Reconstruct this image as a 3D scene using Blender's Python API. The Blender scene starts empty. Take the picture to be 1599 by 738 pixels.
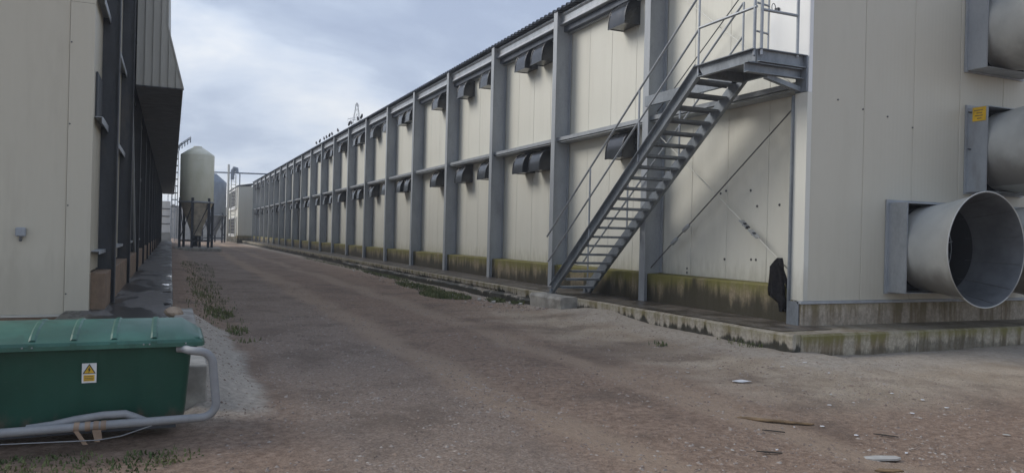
import bpy, bmesh, math, random
import numpy as np
from mathutils import Vector, Matrix
from mathutils import noise as mnoise
R = math.radians
rnd = random.Random(7)
sc = bpy.context.scene
COL = sc.collection

# ------------------------------------------------------------------ camera
W_, F_ = 1599.0, 1200.0
cd = bpy.data.cameras.new('camera'); cam = bpy.data.objects.new('camera', cd); COL.objects.link(cam)
cd.sensor_width = 36; cd.lens = 36 * F_ / W_; cd.clip_start = .05; cd.clip_end = 6000
CH = 1.6
yaw = math.atan(532 / F_); roll = .024
fw = Vector((math.sin(yaw), math.cos(yaw), 0)); rt = Vector((math.cos(yaw), -math.sin(yaw), 0)); up = Vector((0, 0, 1))
# the phone is turned a touch anticlockwise, so uprights lean to the right in the picture
r2 = rt * math.cos(roll) + up * math.sin(roll); u2 = up * math.cos(roll) - rt * math.sin(roll)
m = Matrix((r2, u2, -fw)).transposed().to_4x4(); m.translation = (0, 0, CH)
cam.matrix_world = m
sc.camera = cam

# ------------------------------------------------------------------ light
SUN_EL, SUN_AZ = R(36), R(-52)          # azimuth from +Y, negative = towards -X
sd = Vector((math.sin(SUN_AZ) * math.cos(SUN_EL), math.cos(SUN_AZ) * math.cos(SUN_EL), math.sin(SUN_EL)))
sl = bpy.data.lights.new('sun', 'SUN'); sl.energy = 2.6; sl.angle = R(32); sl.color = (1, .96, .90)
so = bpy.data.objects.new('sun', sl); COL.objects.link(so); so.rotation_euler = sd.to_track_quat('Z', 'Y').to_euler()
sc.view_settings.view_transform = 'Standard'; sc.view_settings.look = 'None'
sc.view_settings.exposure = .24; sc.view_settings.gamma = 1; sc.view_settings.use_curve_mapping = False

w = bpy.data.worlds.new('World'); sc.world = w; w.use_nodes = True
nt = w.node_tree; N = nt.nodes; L = nt.links; N.clear()
def nd(t, **k):
    n = N.new(t)
    for a, b in k.items(): setattr(n, a, b)
    return n
def wm(op, a, b=None, c=None):
    n = nd('ShaderNodeMath', operation=op)
    for i, v in enumerate((a, b, c)):
        if v is None: continue
        if isinstance(v, (int, float)): n.inputs[i].default_value = v
        else: L.new(v, n.inputs[i])
    return n.outputs[0]
def ramp(fac, pts):
    n = nd('ShaderNodeValToRGB'); e = n.color_ramp.elements
    while len(e) < len(pts): e.new(.5)
    for q, (p, c) in zip(e, pts): q.position = p; q.color = (*c, 1)
    L.new(fac, n.inputs[0]); return n.outputs[0]
sky = nd('ShaderNodeTexSky', sky_type='NISHITA', sun_disc=False, sun_elevation=SUN_EL, sun_rotation=SUN_AZ, dust_density=2.0)
tc = nd('ShaderNodeTexCoord'); sx = nd('ShaderNodeSeparateXYZ'); L.new(tc.outputs['Generated'], sx.inputs[0])
zz = wm('MAXIMUM', sx.outputs[2], 0.0)
den = wm('ADD', zz, .34)
cx = nd('ShaderNodeCombineXYZ'); L.new(wm('DIVIDE', sx.outputs[0], den), cx.inputs[0]); L.new(wm('DIVIDE', sx.outputs[1], den), cx.inputs[1])
def wnoise(scale, detail, rough, off, dist=0):
    mp = nd('ShaderNodeMapping'); L.new(cx.outputs[0], mp.inputs[0]); mp.inputs['Location'].default_value = off
    mp.inputs['Scale'].default_value = (.75, 1.0, 1)
    n = nd('ShaderNodeTexNoise'); n.inputs['Scale'].default_value = scale; n.inputs['Detail'].default_value = detail
    n.inputs['Roughness'].default_value = rough; n.inputs['Distortion'].default_value = dist
    L.new(mp.outputs[0], n.inputs['Vector']); return n.outputs[0]
n1 = wnoise(1.25, 8, .54, (1.7, 5.3, 0), .25); n2 = wnoise(3.2, 8, .6, (7, 2, 0), .3)
cl = wm('ADD', wm('MULTIPLY', n1, 1.05), wm('MULTIPLY', n2, .42))
# brighter, thinner cloud low over the horizon
cl = wm('ADD', wm('MULTIPLY', wm('SUBTRACT', cl, .735), 1.10), .715)
cl = wm('SUBTRACT', cl, wm('MULTIPLY', zz, .20))
low = wm('MULTIPLY', wm('POWER', wm('SUBTRACT', 1.0, zz), 7.0), .27)
cl = wm('ADD', wm('SUBTRACT', cl, .225), low)
ccol = ramp(cl, [(.38, (2.6, 3.15, 4.3)), (.47, (3.3, 3.9, 5.0)), (.54, (4.4, 5.0, 6.0)), (.63, (5.6, 6.0, 6.6)), (.75, (7.6, 7.6, 7.4))])
mx = nd('ShaderNodeMix', data_type='RGBA'); mx.inputs[0].default_value = .93
L.new(sky.outputs[0], mx.inputs[6]); L.new(ccol, mx.inputs[7])
bg = nd('ShaderNodeBackground'); bg.inputs[1].default_value = .138; L.new(mx.outputs[2], bg.inputs[0])
wo = nd('ShaderNodeOutputWorld'); L.new(bg.outputs[0], wo.inputs[0])

# ------------------------------------------------------------------ materials
class G:
    """small helper round a material's node tree"""
    def __init__(s, name):
        s.m = bpy.data.materials.new(name); s.m.use_nodes = True; s.t = s.m.node_tree; s.n = s.t.nodes
        s.b = s.n['Principled BSDF']; s.geo = s.n.new('ShaderNodeNewGeometry'); s.pos = s.geo.outputs['Position']
    def link(s, a, b): s.t.links.new(a, b)
    def setv(s, sock, v):
        if isinstance(v, (int, float)): sock.default_value = v
        elif isinstance(v, tuple): sock.default_value = (*v, 1) if len(v) == 3 and sock.type == 'RGBA' else v
        else: s.link(v, sock)
    def math(s, op, a, b=None, c=None, clamp=False):
        n = s.n.new('ShaderNodeMath'); n.operation = op; n.use_clamp = clamp
        for i, v in enumerate((a, b, c)):
            if v is not None: s.setv(n.inputs[i], v)
        return n.outputs[0]
    def noise(s, scale, detail=4, rough=.55, stretch=(1, 1, 1), off=(0, 0, 0), dist=0, color=False):
        mp = s.n.new('ShaderNodeMapping'); s.link(s.pos, mp.inputs[0]); mp.inputs['Scale'].default_value = stretch; mp.inputs['Location'].default_value = off
        n = s.n.new('ShaderNodeTexNoise'); s.link(mp.outputs[0], n.inputs['Vector'])
        n.inputs['Scale'].default_value = scale; n.inputs['Detail'].default_value = detail; n.inputs['Roughness'].default_value = rough; n.inputs['Distortion'].default_value = dist
        return n.outputs[1 if color else 0]
    def vor(s, scale, stretch=(1, 1, 1), feature='F1', out=0):
        mp = s.n.new('ShaderNodeMapping'); s.link(s.pos, mp.inputs[0]); mp.inputs['Scale'].default_value = stretch
        n = s.n.new('ShaderNodeTexVoronoi'); n.feature = feature; s.link(mp.outputs[0], n.inputs['Vector']); n.inputs['Scale'].default_value = scale
        return n.outputs[out]
    def step(s, v, lo, hi):
        n = s.n.new('ShaderNodeMapRange'); n.interpolation_type = 'SMOOTHSTEP'; s.setv(n.inputs[0], v)
        n.inputs[1].default_value = lo; n.inputs[2].default_value = hi; return n.outputs[0]
    def xyz(s):
        n = s.n.new('ShaderNodeSeparateXYZ'); s.link(s.pos, n.inputs[0]); return n.outputs
    def mix(s, f, a, b, blend='MIX'):
        n = s.n.new('ShaderNodeMix'); n.data_type = 'RGBA'; n.blend_type = blend
        s.setv(n.inputs[0], f); s.setv(n.inputs[6], a); s.setv(n.inputs[7], b); return n.outputs[2]
    def bump(s, h, strength=.3, dist=.01, prev=None):
        n = s.n.new('ShaderNodeBump'); n.inputs['Strength'].default_value = strength; n.inputs['Distance'].default_value = dist
        s.link(h, n.inputs['Height'])
        if prev is not None: s.link(prev, n.inputs['Normal'])
        s.link(n.outputs[0], s.b.inputs['Normal']); return n.outputs[0]
    def out(s, col=None, rough=None, metal=None, spec=None):
        for k, v in (('Base Color', col), ('Roughness', rough), ('Metallic', metal), ('Specular IOR Level', spec)):
            if v is not None: s.setv(s.b.inputs[k], v)
        return s.m
    def rand(s):
        n = s.n.new('ShaderNodeObjectInfo'); return n.outputs['Random']

def m_panel(name, base, dirt, amt=.5, rib=True, splash=.35):
    g = G(name); x, y, z = g.xyz()
    st = g.noise(1.0, 5, .6, (2.2, 2.2, .22)); fi = g.noise(9, 4, .6, (1, 1, .25))
    f = g.math('MULTIPLY', g.step(g.math('ADD', g.math('MULTIPLY', st, .75), g.math('MULTIPLY', fi, .25)), .42, .72), amt)
    f = g.math('ADD', f, g.math('MULTIPLY', g.math('SUBTRACT', g.rand(), .5), .16), clamp=True)
    # splash dirt rising from the bottom edge of the sheet
    lowd = g.math('MULTIPLY', g.step(g.math('ADD', z, g.math('MULTIPLY', fi, -.9)), .9, .3), splash)
    c = g.mix(f, base, dirt); c = g.mix(lowd, c, (.22, .20, .14))
    if rib:
        s_ = g.math('SINE', g.math('MULTIPLY', g.math('ADD', x, y), 2 * math.pi / .085))
        nb = g.bump(s_, .10, .004); g.bump(g.noise(2.2, 2, .5), .05, .05, nb)
    else: g.bump(g.noise(2.2, 2, .5), .06, .05)
    return g.out(c, g.math('ADD', .38, g.math('MULTIPLY', fi, .2)), 0, .4)
def m_steel(name, base, dark, rough=.5, metal=.35):
    g = G(name); a = g.vor(26, (1, 1, .6)); b = g.noise(3, 5, .6, (1, 1, .35)); fine = g.noise(40, 3)
    f = g.step(g.math('ADD', g.math('MULTIPLY', a, .14), g.math('MULTIPLY', b, .9)), .3, .8)
    c = g.mix(f, base, dark); c = g.mix(g.math('MULTIPLY', g.step(g.noise(1.6, 6, .65, (1, 1, .3), (5, 1, 2)), .58, .72), .35), c, (.16, .14, .11))
    g.bump(fine, .06, .004)
    return g.out(c, g.math('ADD', rough - .1, g.math('MULTIPLY', b, .25)), metal)
def m_plain(name, base, var=.25, rough=.5, scale=6, metal=0, spec=.5, bump=.08, bs=30, dark=None):
    g = G(name); n = g.noise(scale, 5, .6)
    d = dark or tuple(v * (1 - var) for v in base); l = tuple(min(1, v * (1 + var * .5)) for v in base)
    g.bump(g.noise(bs, 4), bump, .006)
    return g.out(g.mix(g.step(n, .3, .7), d, l), g.math('ADD', rough - .08, g.math('MULTIPLY', n, .16)), metal, spec)
def m_conc(name, base, zlo, ztop, moss=.6, algae=.7, big=.42, thr=.42, soft=.14, acol=(.030, .030, .022), topfree=.9):
    g = G(name); x, y, z = g.xyz()
    big = g.noise(big, 4, .6, (1, 1, .3), (2, 8, 1)); st = g.noise(4.6, 6, .66, (1, 1, .13)); fi = g.noise(22, 5, .65); md = g.noise(1.4, 4, .55, (1, 1, .5), (9, 3, 4))
    h = g.math('DIVIDE', g.math('SUBTRACT', z, zlo), ztop - zlo)
    c = g.mix(g.step(fi, .3, .75), tuple(v * .72 for v in base), tuple(min(1, v * 1.2) for v in base))
    c = g.mix(g.math('MULTIPLY', g.step(st, .45, .60), .75), c, (.165, .12, .065))
    mo = g.math('MULTIPLY', g.step(g.math('ADD', g.math('MULTIPLY', h, .40), g.math('MULTIPLY', st, .55)), .42, .66), g.step(md, .26, .48))
    nz = g.n.new('ShaderNodeSeparateXYZ'); g.link(g.geo.outputs['Normal'], nz.inputs[0]); flat_ = g.step(nz.outputs[2], .5, .9)
    mo = g.math('MULTIPLY', mo, g.math('SUBTRACT', 1.0, g.math('MULTIPLY', flat_, topfree)))
    c = g.mix(g.math('MULTIPLY', flat_, g.math('MULTIPLY', topfree, .6)), c, (.16, .13, .10))
    c = g.mix(g.math('MULTIPLY', mo, moss), c, (.165, .155, .038))
    al = g.math('MULTIPLY', g.step(g.math('ADD', g.math('SUBTRACT', g.math('MULTIPLY', st, .75), g.math('MULTIPLY', h, .45)), g.math('MULTIPLY', big, .75)), thr, thr + soft), algae)
    c = g.mix(al, c, acol)
    nb = g.bump(fi, .35, .012); g.bump(g.noise(70, 3), .25, .004, nb)
    return g.out(c, g.math('SUBTRACT', .85, g.math('MULTIPLY', al, .25)), 0, .3)
MT = {}
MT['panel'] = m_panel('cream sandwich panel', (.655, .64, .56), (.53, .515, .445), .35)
MT['panel_gable_shaded'] = m_panel('shaded cream gable panel', (.55, .52, .43), (.48, .45, .365), .35, True, .06)  # same cream panel, colour darkened for the end turned from the sun
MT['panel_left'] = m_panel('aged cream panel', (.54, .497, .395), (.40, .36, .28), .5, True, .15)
MT['flash'] = m_panel('pale flashing', (.66, .65, .58), (.52, .50, .44), .3, False)
MT['white'] = m_panel('white sheet', (.80, .80, .78), (.66, .66, .64), .3, False)
MT['clad'] = m_panel('grey cladding sheet', (.43, .42, .375), (.33, .325, .29), .5, False)
MT['steel'] = m_steel('galvanised steel', (.375, .395, .41), (.28, .297, .315), .5, .12)
MT['bright'] = m_steel('bright galvanised trim', (.52, .54, .56), (.34, .36, .38), .38, .6)
MT['stair'] = m_steel('galvanised stair steel', (.26, .285, .31), (.14, .155, .17), .5, .3)
MT['rail'] = m_steel('galvanised tube', (.42, .44, .46), (.26, .28, .30), .42, .4)
MT['dark'] = m_steel('dark painted steel', (.062, .067, .075), (.042, .045, .051), .6, .1)
MT['roof'] = m_steel('dark roof sheet', (.10, .115, .14), (.06, .07, .09), .5, .2)
MT['hood'] = m_plain('black plastic', (.022, .024, .028), .35, .24, 5, 0, .6, .05)
MT['rod'] = m_plain('dark brace rod', (.10, .10, .10), .3, .5)
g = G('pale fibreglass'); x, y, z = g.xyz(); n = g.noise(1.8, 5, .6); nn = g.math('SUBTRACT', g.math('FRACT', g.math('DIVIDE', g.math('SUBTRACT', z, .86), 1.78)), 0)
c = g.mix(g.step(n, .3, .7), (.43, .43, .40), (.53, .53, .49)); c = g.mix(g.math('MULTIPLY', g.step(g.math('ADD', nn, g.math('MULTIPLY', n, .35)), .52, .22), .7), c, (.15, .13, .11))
g.bump(g.noise(25, 3), .04, .005); MT['fanw'] = g.out(c, .45, 0, .4)
MT['fanin_shaded'] = m_plain('shaded fibreglass inside', (.10, .105, .11), .3, .5, 3, 0, .4, .04)  # cone sheet again, colour darkened to carry the shadow inside the cone
MT['black'] = m_plain('black', (.012, .012, .014), .3, .6)
MT['cloth'] = m_plain('black cloth', (.018, .017, .018), .4, .95, 20, 0, .1, .4, 90)
MT['yellow'] = m_plain('yellow print', (.72, .44, .02), .2, .5)
MT['sticker'] = m_plain('white sticker', (.72, .72, .70), .1, .45)
MT['plinth'] = m_conc('plinth concrete', (.27, .22, .145), .35, .92, .85, .88, thr=.37, soft=.26, acol=(.034, .032, .021), topfree=0)
MT['ledge'] = m_conc('ledge concrete', (.42, .38, .315), .05, .36, .45, .93, big=.9, thr=.50, soft=.10)
MT['ledge2'] = m_conc('gable ledge concrete', (.38, .34, .265), .05, .36, .75, .5, thr=.58)
MT['plinth2'] = m_conc('gable plinth concrete', (.40, .345, .275), .35, .75, .3, .15)
MT['block'] = m_plain('light concrete', (.36, .34, .30), .4, .85, 3, 0, .3, .4, 40)
MT['tan'] = m_plain('tan block', (.25, .175, .12), .3, .85, 4, 0, .3, .3, 40)
g = G('green fibreglass body'); x, y, z = g.xyz(); n = g.noise(2, 5, .6); sc_ = g.noise(9, 6, .7, (.5, .5, 3), (2, 4, 1)); mud = g.noise(7, 5, .65, (1, 1, .6))
c = g.mix(g.step(n, .3, .7), (.012, .060, .040), (.016, .080, .054)); c = g.mix(g.math('MULTIPLY', g.step(sc_, .60, .72), .3), c, (.07, .13, .10))
c = g.mix(g.math('MULTIPLY', g.step(g.math('ADD', g.math('MULTIPLY', mud, .55), g.math('MULTIPLY', z, -.9)), .05, .22), .7), c, (.13, .10, .075))
g.bump(g.noise(25, 4), .05, .006); MT['green'] = g.out(c, g.math('ADD', .35, g.math('MULTIPLY', n, .2)), 0, .5)
g = G('green fibreglass lid'); n = g.noise(1.6, 5, .6); n2_ = g.noise(3.5, 5, .62, (1, 1, 1), (3, 1, 0)); fi = g.noise(45, 4)
c = g.mix(g.step(n, .35, .65), (.026, .095, .066), (.042, .150, .108)); c = g.mix(g.math('MULTIPLY', g.step(n2_, .52, .60), .55), c, (.022, .075, .052)); c = g.mix(g.math('MULTIPLY', g.step(fi, .6, .75), .2), c, (.16, .22, .17))
g.bump(g.noise(20, 4), .06, .006); MT['lid'] = g.out(c, g.math('ADD', .3, g.math('MULTIPLY', n2_, .3)), 0, .5)
MT['tube'] = m_steel('galvanised tube frame', (.31, .312, .312), (.23, .233, .235), .6, .05)
MT['tape'] = m_plain('brown tape', (.36, .25, .17), .3, .55)
MT['paper'] = m_plain('white scrap', (.72, .72, .72), .12, .7)
MT['wood'] = m_plain('weathered wood', (.23, .155, .085), .4, .85, 9, 0, .2, .4, 60)
MT['greyboard'] = m_plain('grey sheet', (.44, .42, .38), .25, .8, 6)
MT['bird'] = m_plain('dark feathers', (.05, .05, .06), .3, .8)
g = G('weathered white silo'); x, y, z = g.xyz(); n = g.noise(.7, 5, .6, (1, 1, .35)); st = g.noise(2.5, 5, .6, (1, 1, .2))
c = g.mix(g.step(n, .35, .7), (.74, .71, .58), (.60, .58, .42)); c = g.mix(g.math('MULTIPLY', g.step(g.math('ADD', x, g.math('MULTIPLY', st, .5)), 1.55, 1.05), .45), c, (.23, .25, .21))  # mottled off-white, grey-green and darker towards the low-x side
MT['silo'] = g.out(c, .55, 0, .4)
MT['cone'] = m_plain('stained hopper', (.52, .46, .36), .35, .7, 2)
MT['silo2'] = m_steel('corrugated silo', (.30, .33, .37), (.22, .25, .29), .5, .3)
MT['rock'] = m_plain('brown stone', (.33, .25, .18), .4, .85, 5, 0, .3, .4, 30)
MT['grey_render'] = m_plain('pale grey render', (.42, .41, .38), .2, .8, 1)  # plain pale grey of the far walls
MT['leaf'] = m_plain('dark leaf bit', (.05, .04, .03), .4, .8)

# ------------------------------------------------------------------ mesh helpers
class MB:
    def __init__(s): s.v = []; s.f = []; s.smooth = []
    def add(s, vs, fs, smooth=False):
        o = len(s.v); s.v += [tuple(p) for p in vs]; s.f += [tuple(i + o for i in f) for f in fs]; s.smooth += [smooth] * len(fs); return s
    def box(s, x0, x1, y0, y1, z0, z1):
        return s.add([(x, y, z) for z in (z0, z1) for y in (y0, y1) for x in (x0, x1)],
                     [(0, 2, 3, 1), (4, 5, 7, 6), (0, 1, 5, 4), (2, 6, 7, 3), (0, 4, 6, 2), (1, 3, 7, 5)])
    def bbox(s, x0, x1, y0, y1, z0, z1, b=.01):
        """box with chamfered edges"""
        bm = bmesh.new(); bmesh.ops.create_cube(bm, size=1)
        for v in bm.verts: v.co = Vector((x0 + (v.co.x + .5) * (x1 - x0), y0 + (v.co.y + .5) * (y1 - y0), z0 + (v.co.z + .5) * (z1 - z0)))
        bmesh.ops.bevel(bm, geom=bm.edges[:], offset=b, segments=1, affect='EDGES'); s.bm(bm); return s
    def bm(s, bm, smooth=False):
        bm.verts.index_update(); s.add([v.co[:] for v in bm.verts], [[v.index for v in f.verts] for f in bm.faces], smooth); bm.free()
    def beam(s, p, q, a, b, upv=(0, 0, 1)):
        """bar of section a (sideways) by b (along upv) from p to q"""
        p, q = Vector(p), Vector(q); d = (q - p).normalized(); sx_ = d.cross(Vector(upv)).normalized(); u = sx_.cross(d)
        vs = [c + sx_ * i * a / 2 + u * j * b / 2 for c in (p, q) for i, j in ((-1, -1), (1, -1), (1, 1), (-1, 1))]
        return s.add(vs, [(3, 2, 1, 0), (4, 5, 6, 7), (0, 1, 5, 4), (1, 2, 6, 5), (2, 3, 7, 6), (3, 0, 4, 7)])
    def tube(s, pts, r, n=8, cap=True):
        pts = [Vector(p) for p in pts]; rs = r if isinstance(r, (list, tuple)) else [r] * len(pts); ref = None; vs = []
        for i, p in enumerate(pts):
            d = (pts[min(i + 1, len(pts) - 1)] - pts[max(i - 1, 0)]).normalized()
            if ref is None: ref = d.orthogonal().normalized()
            ref = (ref - d * ref.dot(d)).normalized(); c = d.cross(ref)
            vs += [p + (ref * math.cos(2 * math.pi * k / n) + c * math.sin(2 * math.pi * k / n)) * rs[i] for k in range(n)]
        fs = [(i * n + k, i * n + (k + 1) % n, (i + 1) * n + (k + 1) % n, (i + 1) * n + k) for i in range(len(pts) - 1) for k in range(n)]
        s.add(vs, fs, True)
        if cap: s.add(vs[:n], [tuple(range(n))[::-1]]); s.add(vs[-n:], [tuple(range(n))])
        return s
    def loft(s, rings, close=True, cap=True, smooth=True):
        n = len(rings[0]); vs = [p for r in rings for p in r]; kk = n if close else n - 1
        s.add(vs, [(i * n + k, i * n + (k + 1) % n, (i + 1) * n + (k + 1) % n, (i + 1) * n + k) for i in range(len(rings) - 1) for k in range(kk)], smooth)
        if cap: s.add(rings[0], [tuple(range(n))[::-1]]); s.add(rings[-1], [tuple(range(n))])
        return s
    def prism(s, prof, axis, a, b):
        """extrude a closed 2-D outline along axis from a to b (outline in the other two axes, in order)"""
        def P(p, t):
            q = list(p); q.insert(axis, t); return tuple(q)
        return s.loft([[P(p, a) for p in prof], [P(p, b) for p in prof]], smooth=False)
    def mesh(s, name, mat, off=(0, 0, 0)):
        me = bpy.data.meshes.new(name); o = Vector(off)
        me.from_pydata([Vector(p) - o for p in s.v], [], s.f); me.polygons.foreach_set('use_smooth', s.smooth); me.materials.append(mat)
        bm = bmesh.new(); bm.from_mesh(me); bmesh.ops.recalc_face_normals(bm, faces=bm.faces); bm.to_mesh(me); bm.free()
        return me
def wloc(o):
    v = Vector((0, 0, 0))
    while o: v += o.location; o = o.parent
    return v
def part(name, mb, mat, parent=None, smooth=None, label=None):
    """mesh object in world coordinates, linked under parent"""
    off = wloc(parent) if parent else (0, 0, 0)
    o = bpy.data.objects.new(name, mb.mesh(name, MT[mat] if isinstance(mat, str) else mat, off)); COL.objects.link(o)
    if parent: o.parent = parent
    if label: o['label'] = label
    return o
def inst(name, me, loc, parent, rot=None):
    o = bpy.data.objects.new(name, me); COL.objects.link(o); o.parent = parent; o.location = Vector(loc) - wloc(parent)
    if rot: o.rotation_euler = rot
    return o
def thing(name, label, cat, loc, group=None):
    o = bpy.data.objects.new(name, None); COL.objects.link(o); o.location = loc; o.empty_display_size = .2
    return tag(o, label, cat, group)
def tag(o, label, cat, group=None):
    o['label'] = label; o['category'] = cat
    if group: o['group'] = group
    return o
def solo(name, mb, mat, label, cat, loc, group=None):
    o = bpy.data.objects.new(name, mb.mesh(name, MT[mat], loc)); COL.objects.link(o); o.location = loc; return tag(o, label, cat, group)
def struct(name, mb, mat, kind='structure', smooth=False):
    o = part(name, mb, mat); o['kind'] = kind; return o
def ss(a, b, t):
    t = np.clip((t - a) / (b - a), 0, 1); return t * t * (3 - 2 * t)

# ------------------------------------------------------------------ ground
def fbm(x, y, s, o=4, seed=0):
    return mnoise.fractal(Vector((x * s + seed * 7.3, y * s - seed * 3.1, seed * 1.7)), 1.0, 2.0, o)
def ground_h(x, y):
    h = .028 * fbm(x, y, .35, 3, 1) * min(1, 40 / (abs(x) + abs(y) + 1)) + .014 * fbm(x, y, 1.7, 3, 2) + (.007 * fbm(x, y, 6, 2, 3) if abs(x) < 16 and y < 25 else 0)
    if 3 < x < 8.2 and 5 < y < 17: h += .07 * float(ss(5.8, 7.9, x)) * float(ss(5, 8, y)) * float(1 - ss(14.5, 17, y))
    if x > 7 and y < 10: h += .03 * float(ss(5.0, 8.0, y)) * float(ss(7, 8.5, x))
    # rubble and concrete that slumped against the kerb beside the stair foot
    d = math.hypot((x - 7.75) / .75, (y - 12.9) / 1.5); h += .15 * math.exp(-d * d * 1.5)
    d = math.hypot((x - 7.8) / .55, (y - 10.4) / 1.0); h += .05 * math.exp(-d * d * 1.3)
    # wheel ruts along the lane
    for cx_ in (3.2, 4.9): h -= .022 * math.exp(-((x - cx_ - .15 * math.sin(y * .2)) / .22) ** 2)
    if x < .9 and y > 11: h += .16 * float(1 - ss(.3, .95, x)) * float(ss(11, 13, y))
    if .2 < x < 1.3 and 6.5 < y < 13:
        o_ = .86 + .10 * fbm(x, y, 1.1, 3, 21); t = (x - .3) / (o_ - .3)
        if t < 1: h += (.27 * (1 - max(t, 0)) ** 1.3 + .02 * fbm(x, y, 5, 3, 23) * (1 - max(t, 0))) * float(ss(6.9, 8.2, y)) * float(1 - ss(12.2, 13, y))
    return h
def axis(parts):
    out = [parts[0][0]]
    for a, b, st in parts:
        n = max(1, int(round((b - a) / st))); out += [a + (b - a) * (i + 1) / n for i in range(n)]
    return out
xs = axis([(-3000, -400, 650), (-400, -60, 60), (-60, -10, 6), (-10, -2, .6), (-2, 12, .09), (12, 20, .5), (20, 60, 5), (60, 400, 60), (400, 3000, 650)])
ys = axis([(-2500, -100, 600), (-100, -5, 10), (-5, 2.5, .6), (2.5, 20, .09), (20, 45, .3), (45, 130, 1.5), (130, 400, 40), (400, 3500, 600)])
nx, ny = len(xs), len(ys)
V = [(x, y, ground_h(x, y)) for y in ys for x in xs]
gm = bpy.data.meshes.new('ground')
idx = np.arange(nx * ny).reshape(ny, nx)
fc = np.stack([idx[:-1, :-1], idx[:-1, 1:], idx[1:, 1:], idx[1:, :-1]], -1).reshape(-1, 4)
gm.from_pydata(V, [], fc.tolist()); gm.polygons.foreach_set('use_smooth', [True] * len(fc))
g = G('yard dirt and gravel'); x, y, z = g.xyz()
big = g.noise(.32, 5, .6); mid = g.noise(1.5, 5, .6, off=(4, 2, 0)); fine = g.noise(14, 6, .7); gr = g.noise(55, 4, .7); v1 = g.vor(30); v2 = g.vor(75)
brown = g.mix(g.step(fine, .3, .72), (.235, .158, .110), (.440, .316, .232))
grey = g.mix(g.step(v1, .1, .6), (.47, .40, .335), (.285, .23, .186))
tan = g.mix(g.step(mid, .3, .7), (.41, .33, .24), (.54, .45, .345))
# gravel strip along the left of the lane and beyond; smooth tan silt in front of the gable and by the kerb
fg = g.math('ADD', g.math('MULTIPLY', g.step(g.math('ABSOLUTE', g.math('SUBTRACT', x, 1.9)), 1.7, .2), .55), g.math('MULTIPLY', big, .55))
c = g.mix(g.math('MULTIPLY', g.step(fg, .42, .72), .55), brown, grey)
ft = g.math('MULTIPLY', g.step(g.math('ADD', x, g.math('MULTIPLY', mid, 1.6)), 5.6, 7.4), g.step(g.math('SUBTRACT', y, g.math('MULTIPLY', mid, 1.4)), 4.0, 5.4))
ft = g.math('MULTIPLY', ft, g.step(y, 17, 13))
c = g.mix(g.math('MULTIPLY', ft, .85), c, tan)
far = g.step(y, 18, 60); c = g.mix(g.math('MULTIPLY', far, .45), c, (.35, .29, .245))
c = g.mix(g.math('MULTIPLY', g.step(g.noise(.9, 7, .7, off=(11, 5, 0)), .47, .66), .62), c, (.165, .122, .092))
c = g.mix(g.math('MULTIPLY', g.step(v2, .22, .05), .06), c, (.55, .49, .44))
c = g.mix(g.math('MULTIPLY', g.step(gr, .50, .70), .55), c, (.12, .088, .068))
wob = g.math('ADD', x, g.math('MULTIPLY', g.math('SUBTRACT', g.noise(.25, 3, .5, off=(2, 2, 0)), .5), 1.2))
trk = g.math('MAXIMUM', g.step(g.math('ABSOLUTE', g.math('SUBTRACT', wob, 3.1)), .42, .12), g.step(g.math('ABSOLUTE', g.math('SUBTRACT', wob, 4.9)), .42, .12))
c = g.mix(g.math('MULTIPLY', g.math('MULTIPLY', trk, g.step(mid, .2, .5)), .75), c, (.42, .31, .222))
wet = g.math('MULTIPLY', g.step(g.noise(.55, 4, .55, (1, .6, 1), (7, 1, 3)), .55, .68), .5)
c = g.mix(wet, c, (.17, .125, .095))
ap = g.math('MULTIPLY', g.step(g.math('ADD', x, g.math('MULTIPLY', mid, 1.2)), 7.4, 8.1), g.step(g.math('ADD', y, mid), 6.9, 7.8))
c = g.mix(g.math('MULTIPLY', ap, .7), c, g.mix(g.step(fine, .3, .7), (.36, .31, .255), (.52, .465, .395)))
fl = g.math('MULTIPLY', g.step(g.math('ADD', x, g.math('MULTIPLY', mid, .5)), 1.22, .98), g.math('MULTIPLY', g.step(g.math('ADD', y, mid), 7.0, 7.9), g.step(g.math('ADD', y, mid), 13.6, 12.8)))
c = g.mix(g.math('MULTIPLY', fl, .8), c, g.mix(g.step(fine, .3, .72), (.44, .395, .335), (.64, .59, .51)))
nb = g.bump(gr, .8, .022); nb = g.bump(fine, .9, .05, nb); nb = g.bump(g.noise(4.5, 5, .6), .5, .08, nb); g.bump(v1, .35, .014, nb)
g.out(c, .9, 0, .25); gm.materials.append(g.m)
go = bpy.data.objects.new('ground', gm); COL.objects.link(go); go['kind'] = 'structure'

# ------------------------------------------------------------------ long poultry house (right)
ZL = .35; ZT = 7.27; P0 = 13.2; DP = 4.14; NB = 20; YG = 8.8; YE = P0 + DP * NB + .3; XC = 8.75; XW = 9.2
house = thing('poultry_house', 'long two storey cream panelled poultry house with grey steel columns', 'building', (XW, YG, ZL))
# sandwich panels, one object each
def panel_mesh(w_, h_, ax):
    b = MB()
    if ax == 'y': prof = [(0, .006), (.012, 0), (w_ - .012, 0), (w_, .006), (w_, .06), (0, .06)]; b.loft([[(p[1], p[0], z) for p in prof] for z in (0, h_)], smooth=False)
    else: prof = [(0, .006), (.012, 0), (w_ - .012, 0), (w_, .006), (w_, .06), (0, .06)]; b.loft([[(p[0], p[1], z) for p in prof] for z in (0, h_)], smooth=False)
    return b
PW = 1.035
pm = panel_mesh(PW - .006, ZT + .02 - .93, 'y').mesh('wall_panel', MT['panel'])
i = 0; yy = YG + .3
while yy < YE - .1:
    inst('wall_panel', pm, (XW + rnd.uniform(0, .003), yy, .93), house); yy += PW
core = MB(); core.box(XW + .065, XW + .5, YG + .2, YE, .4, ZT + .02); part('wall_core', core, 'panel', house)
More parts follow.
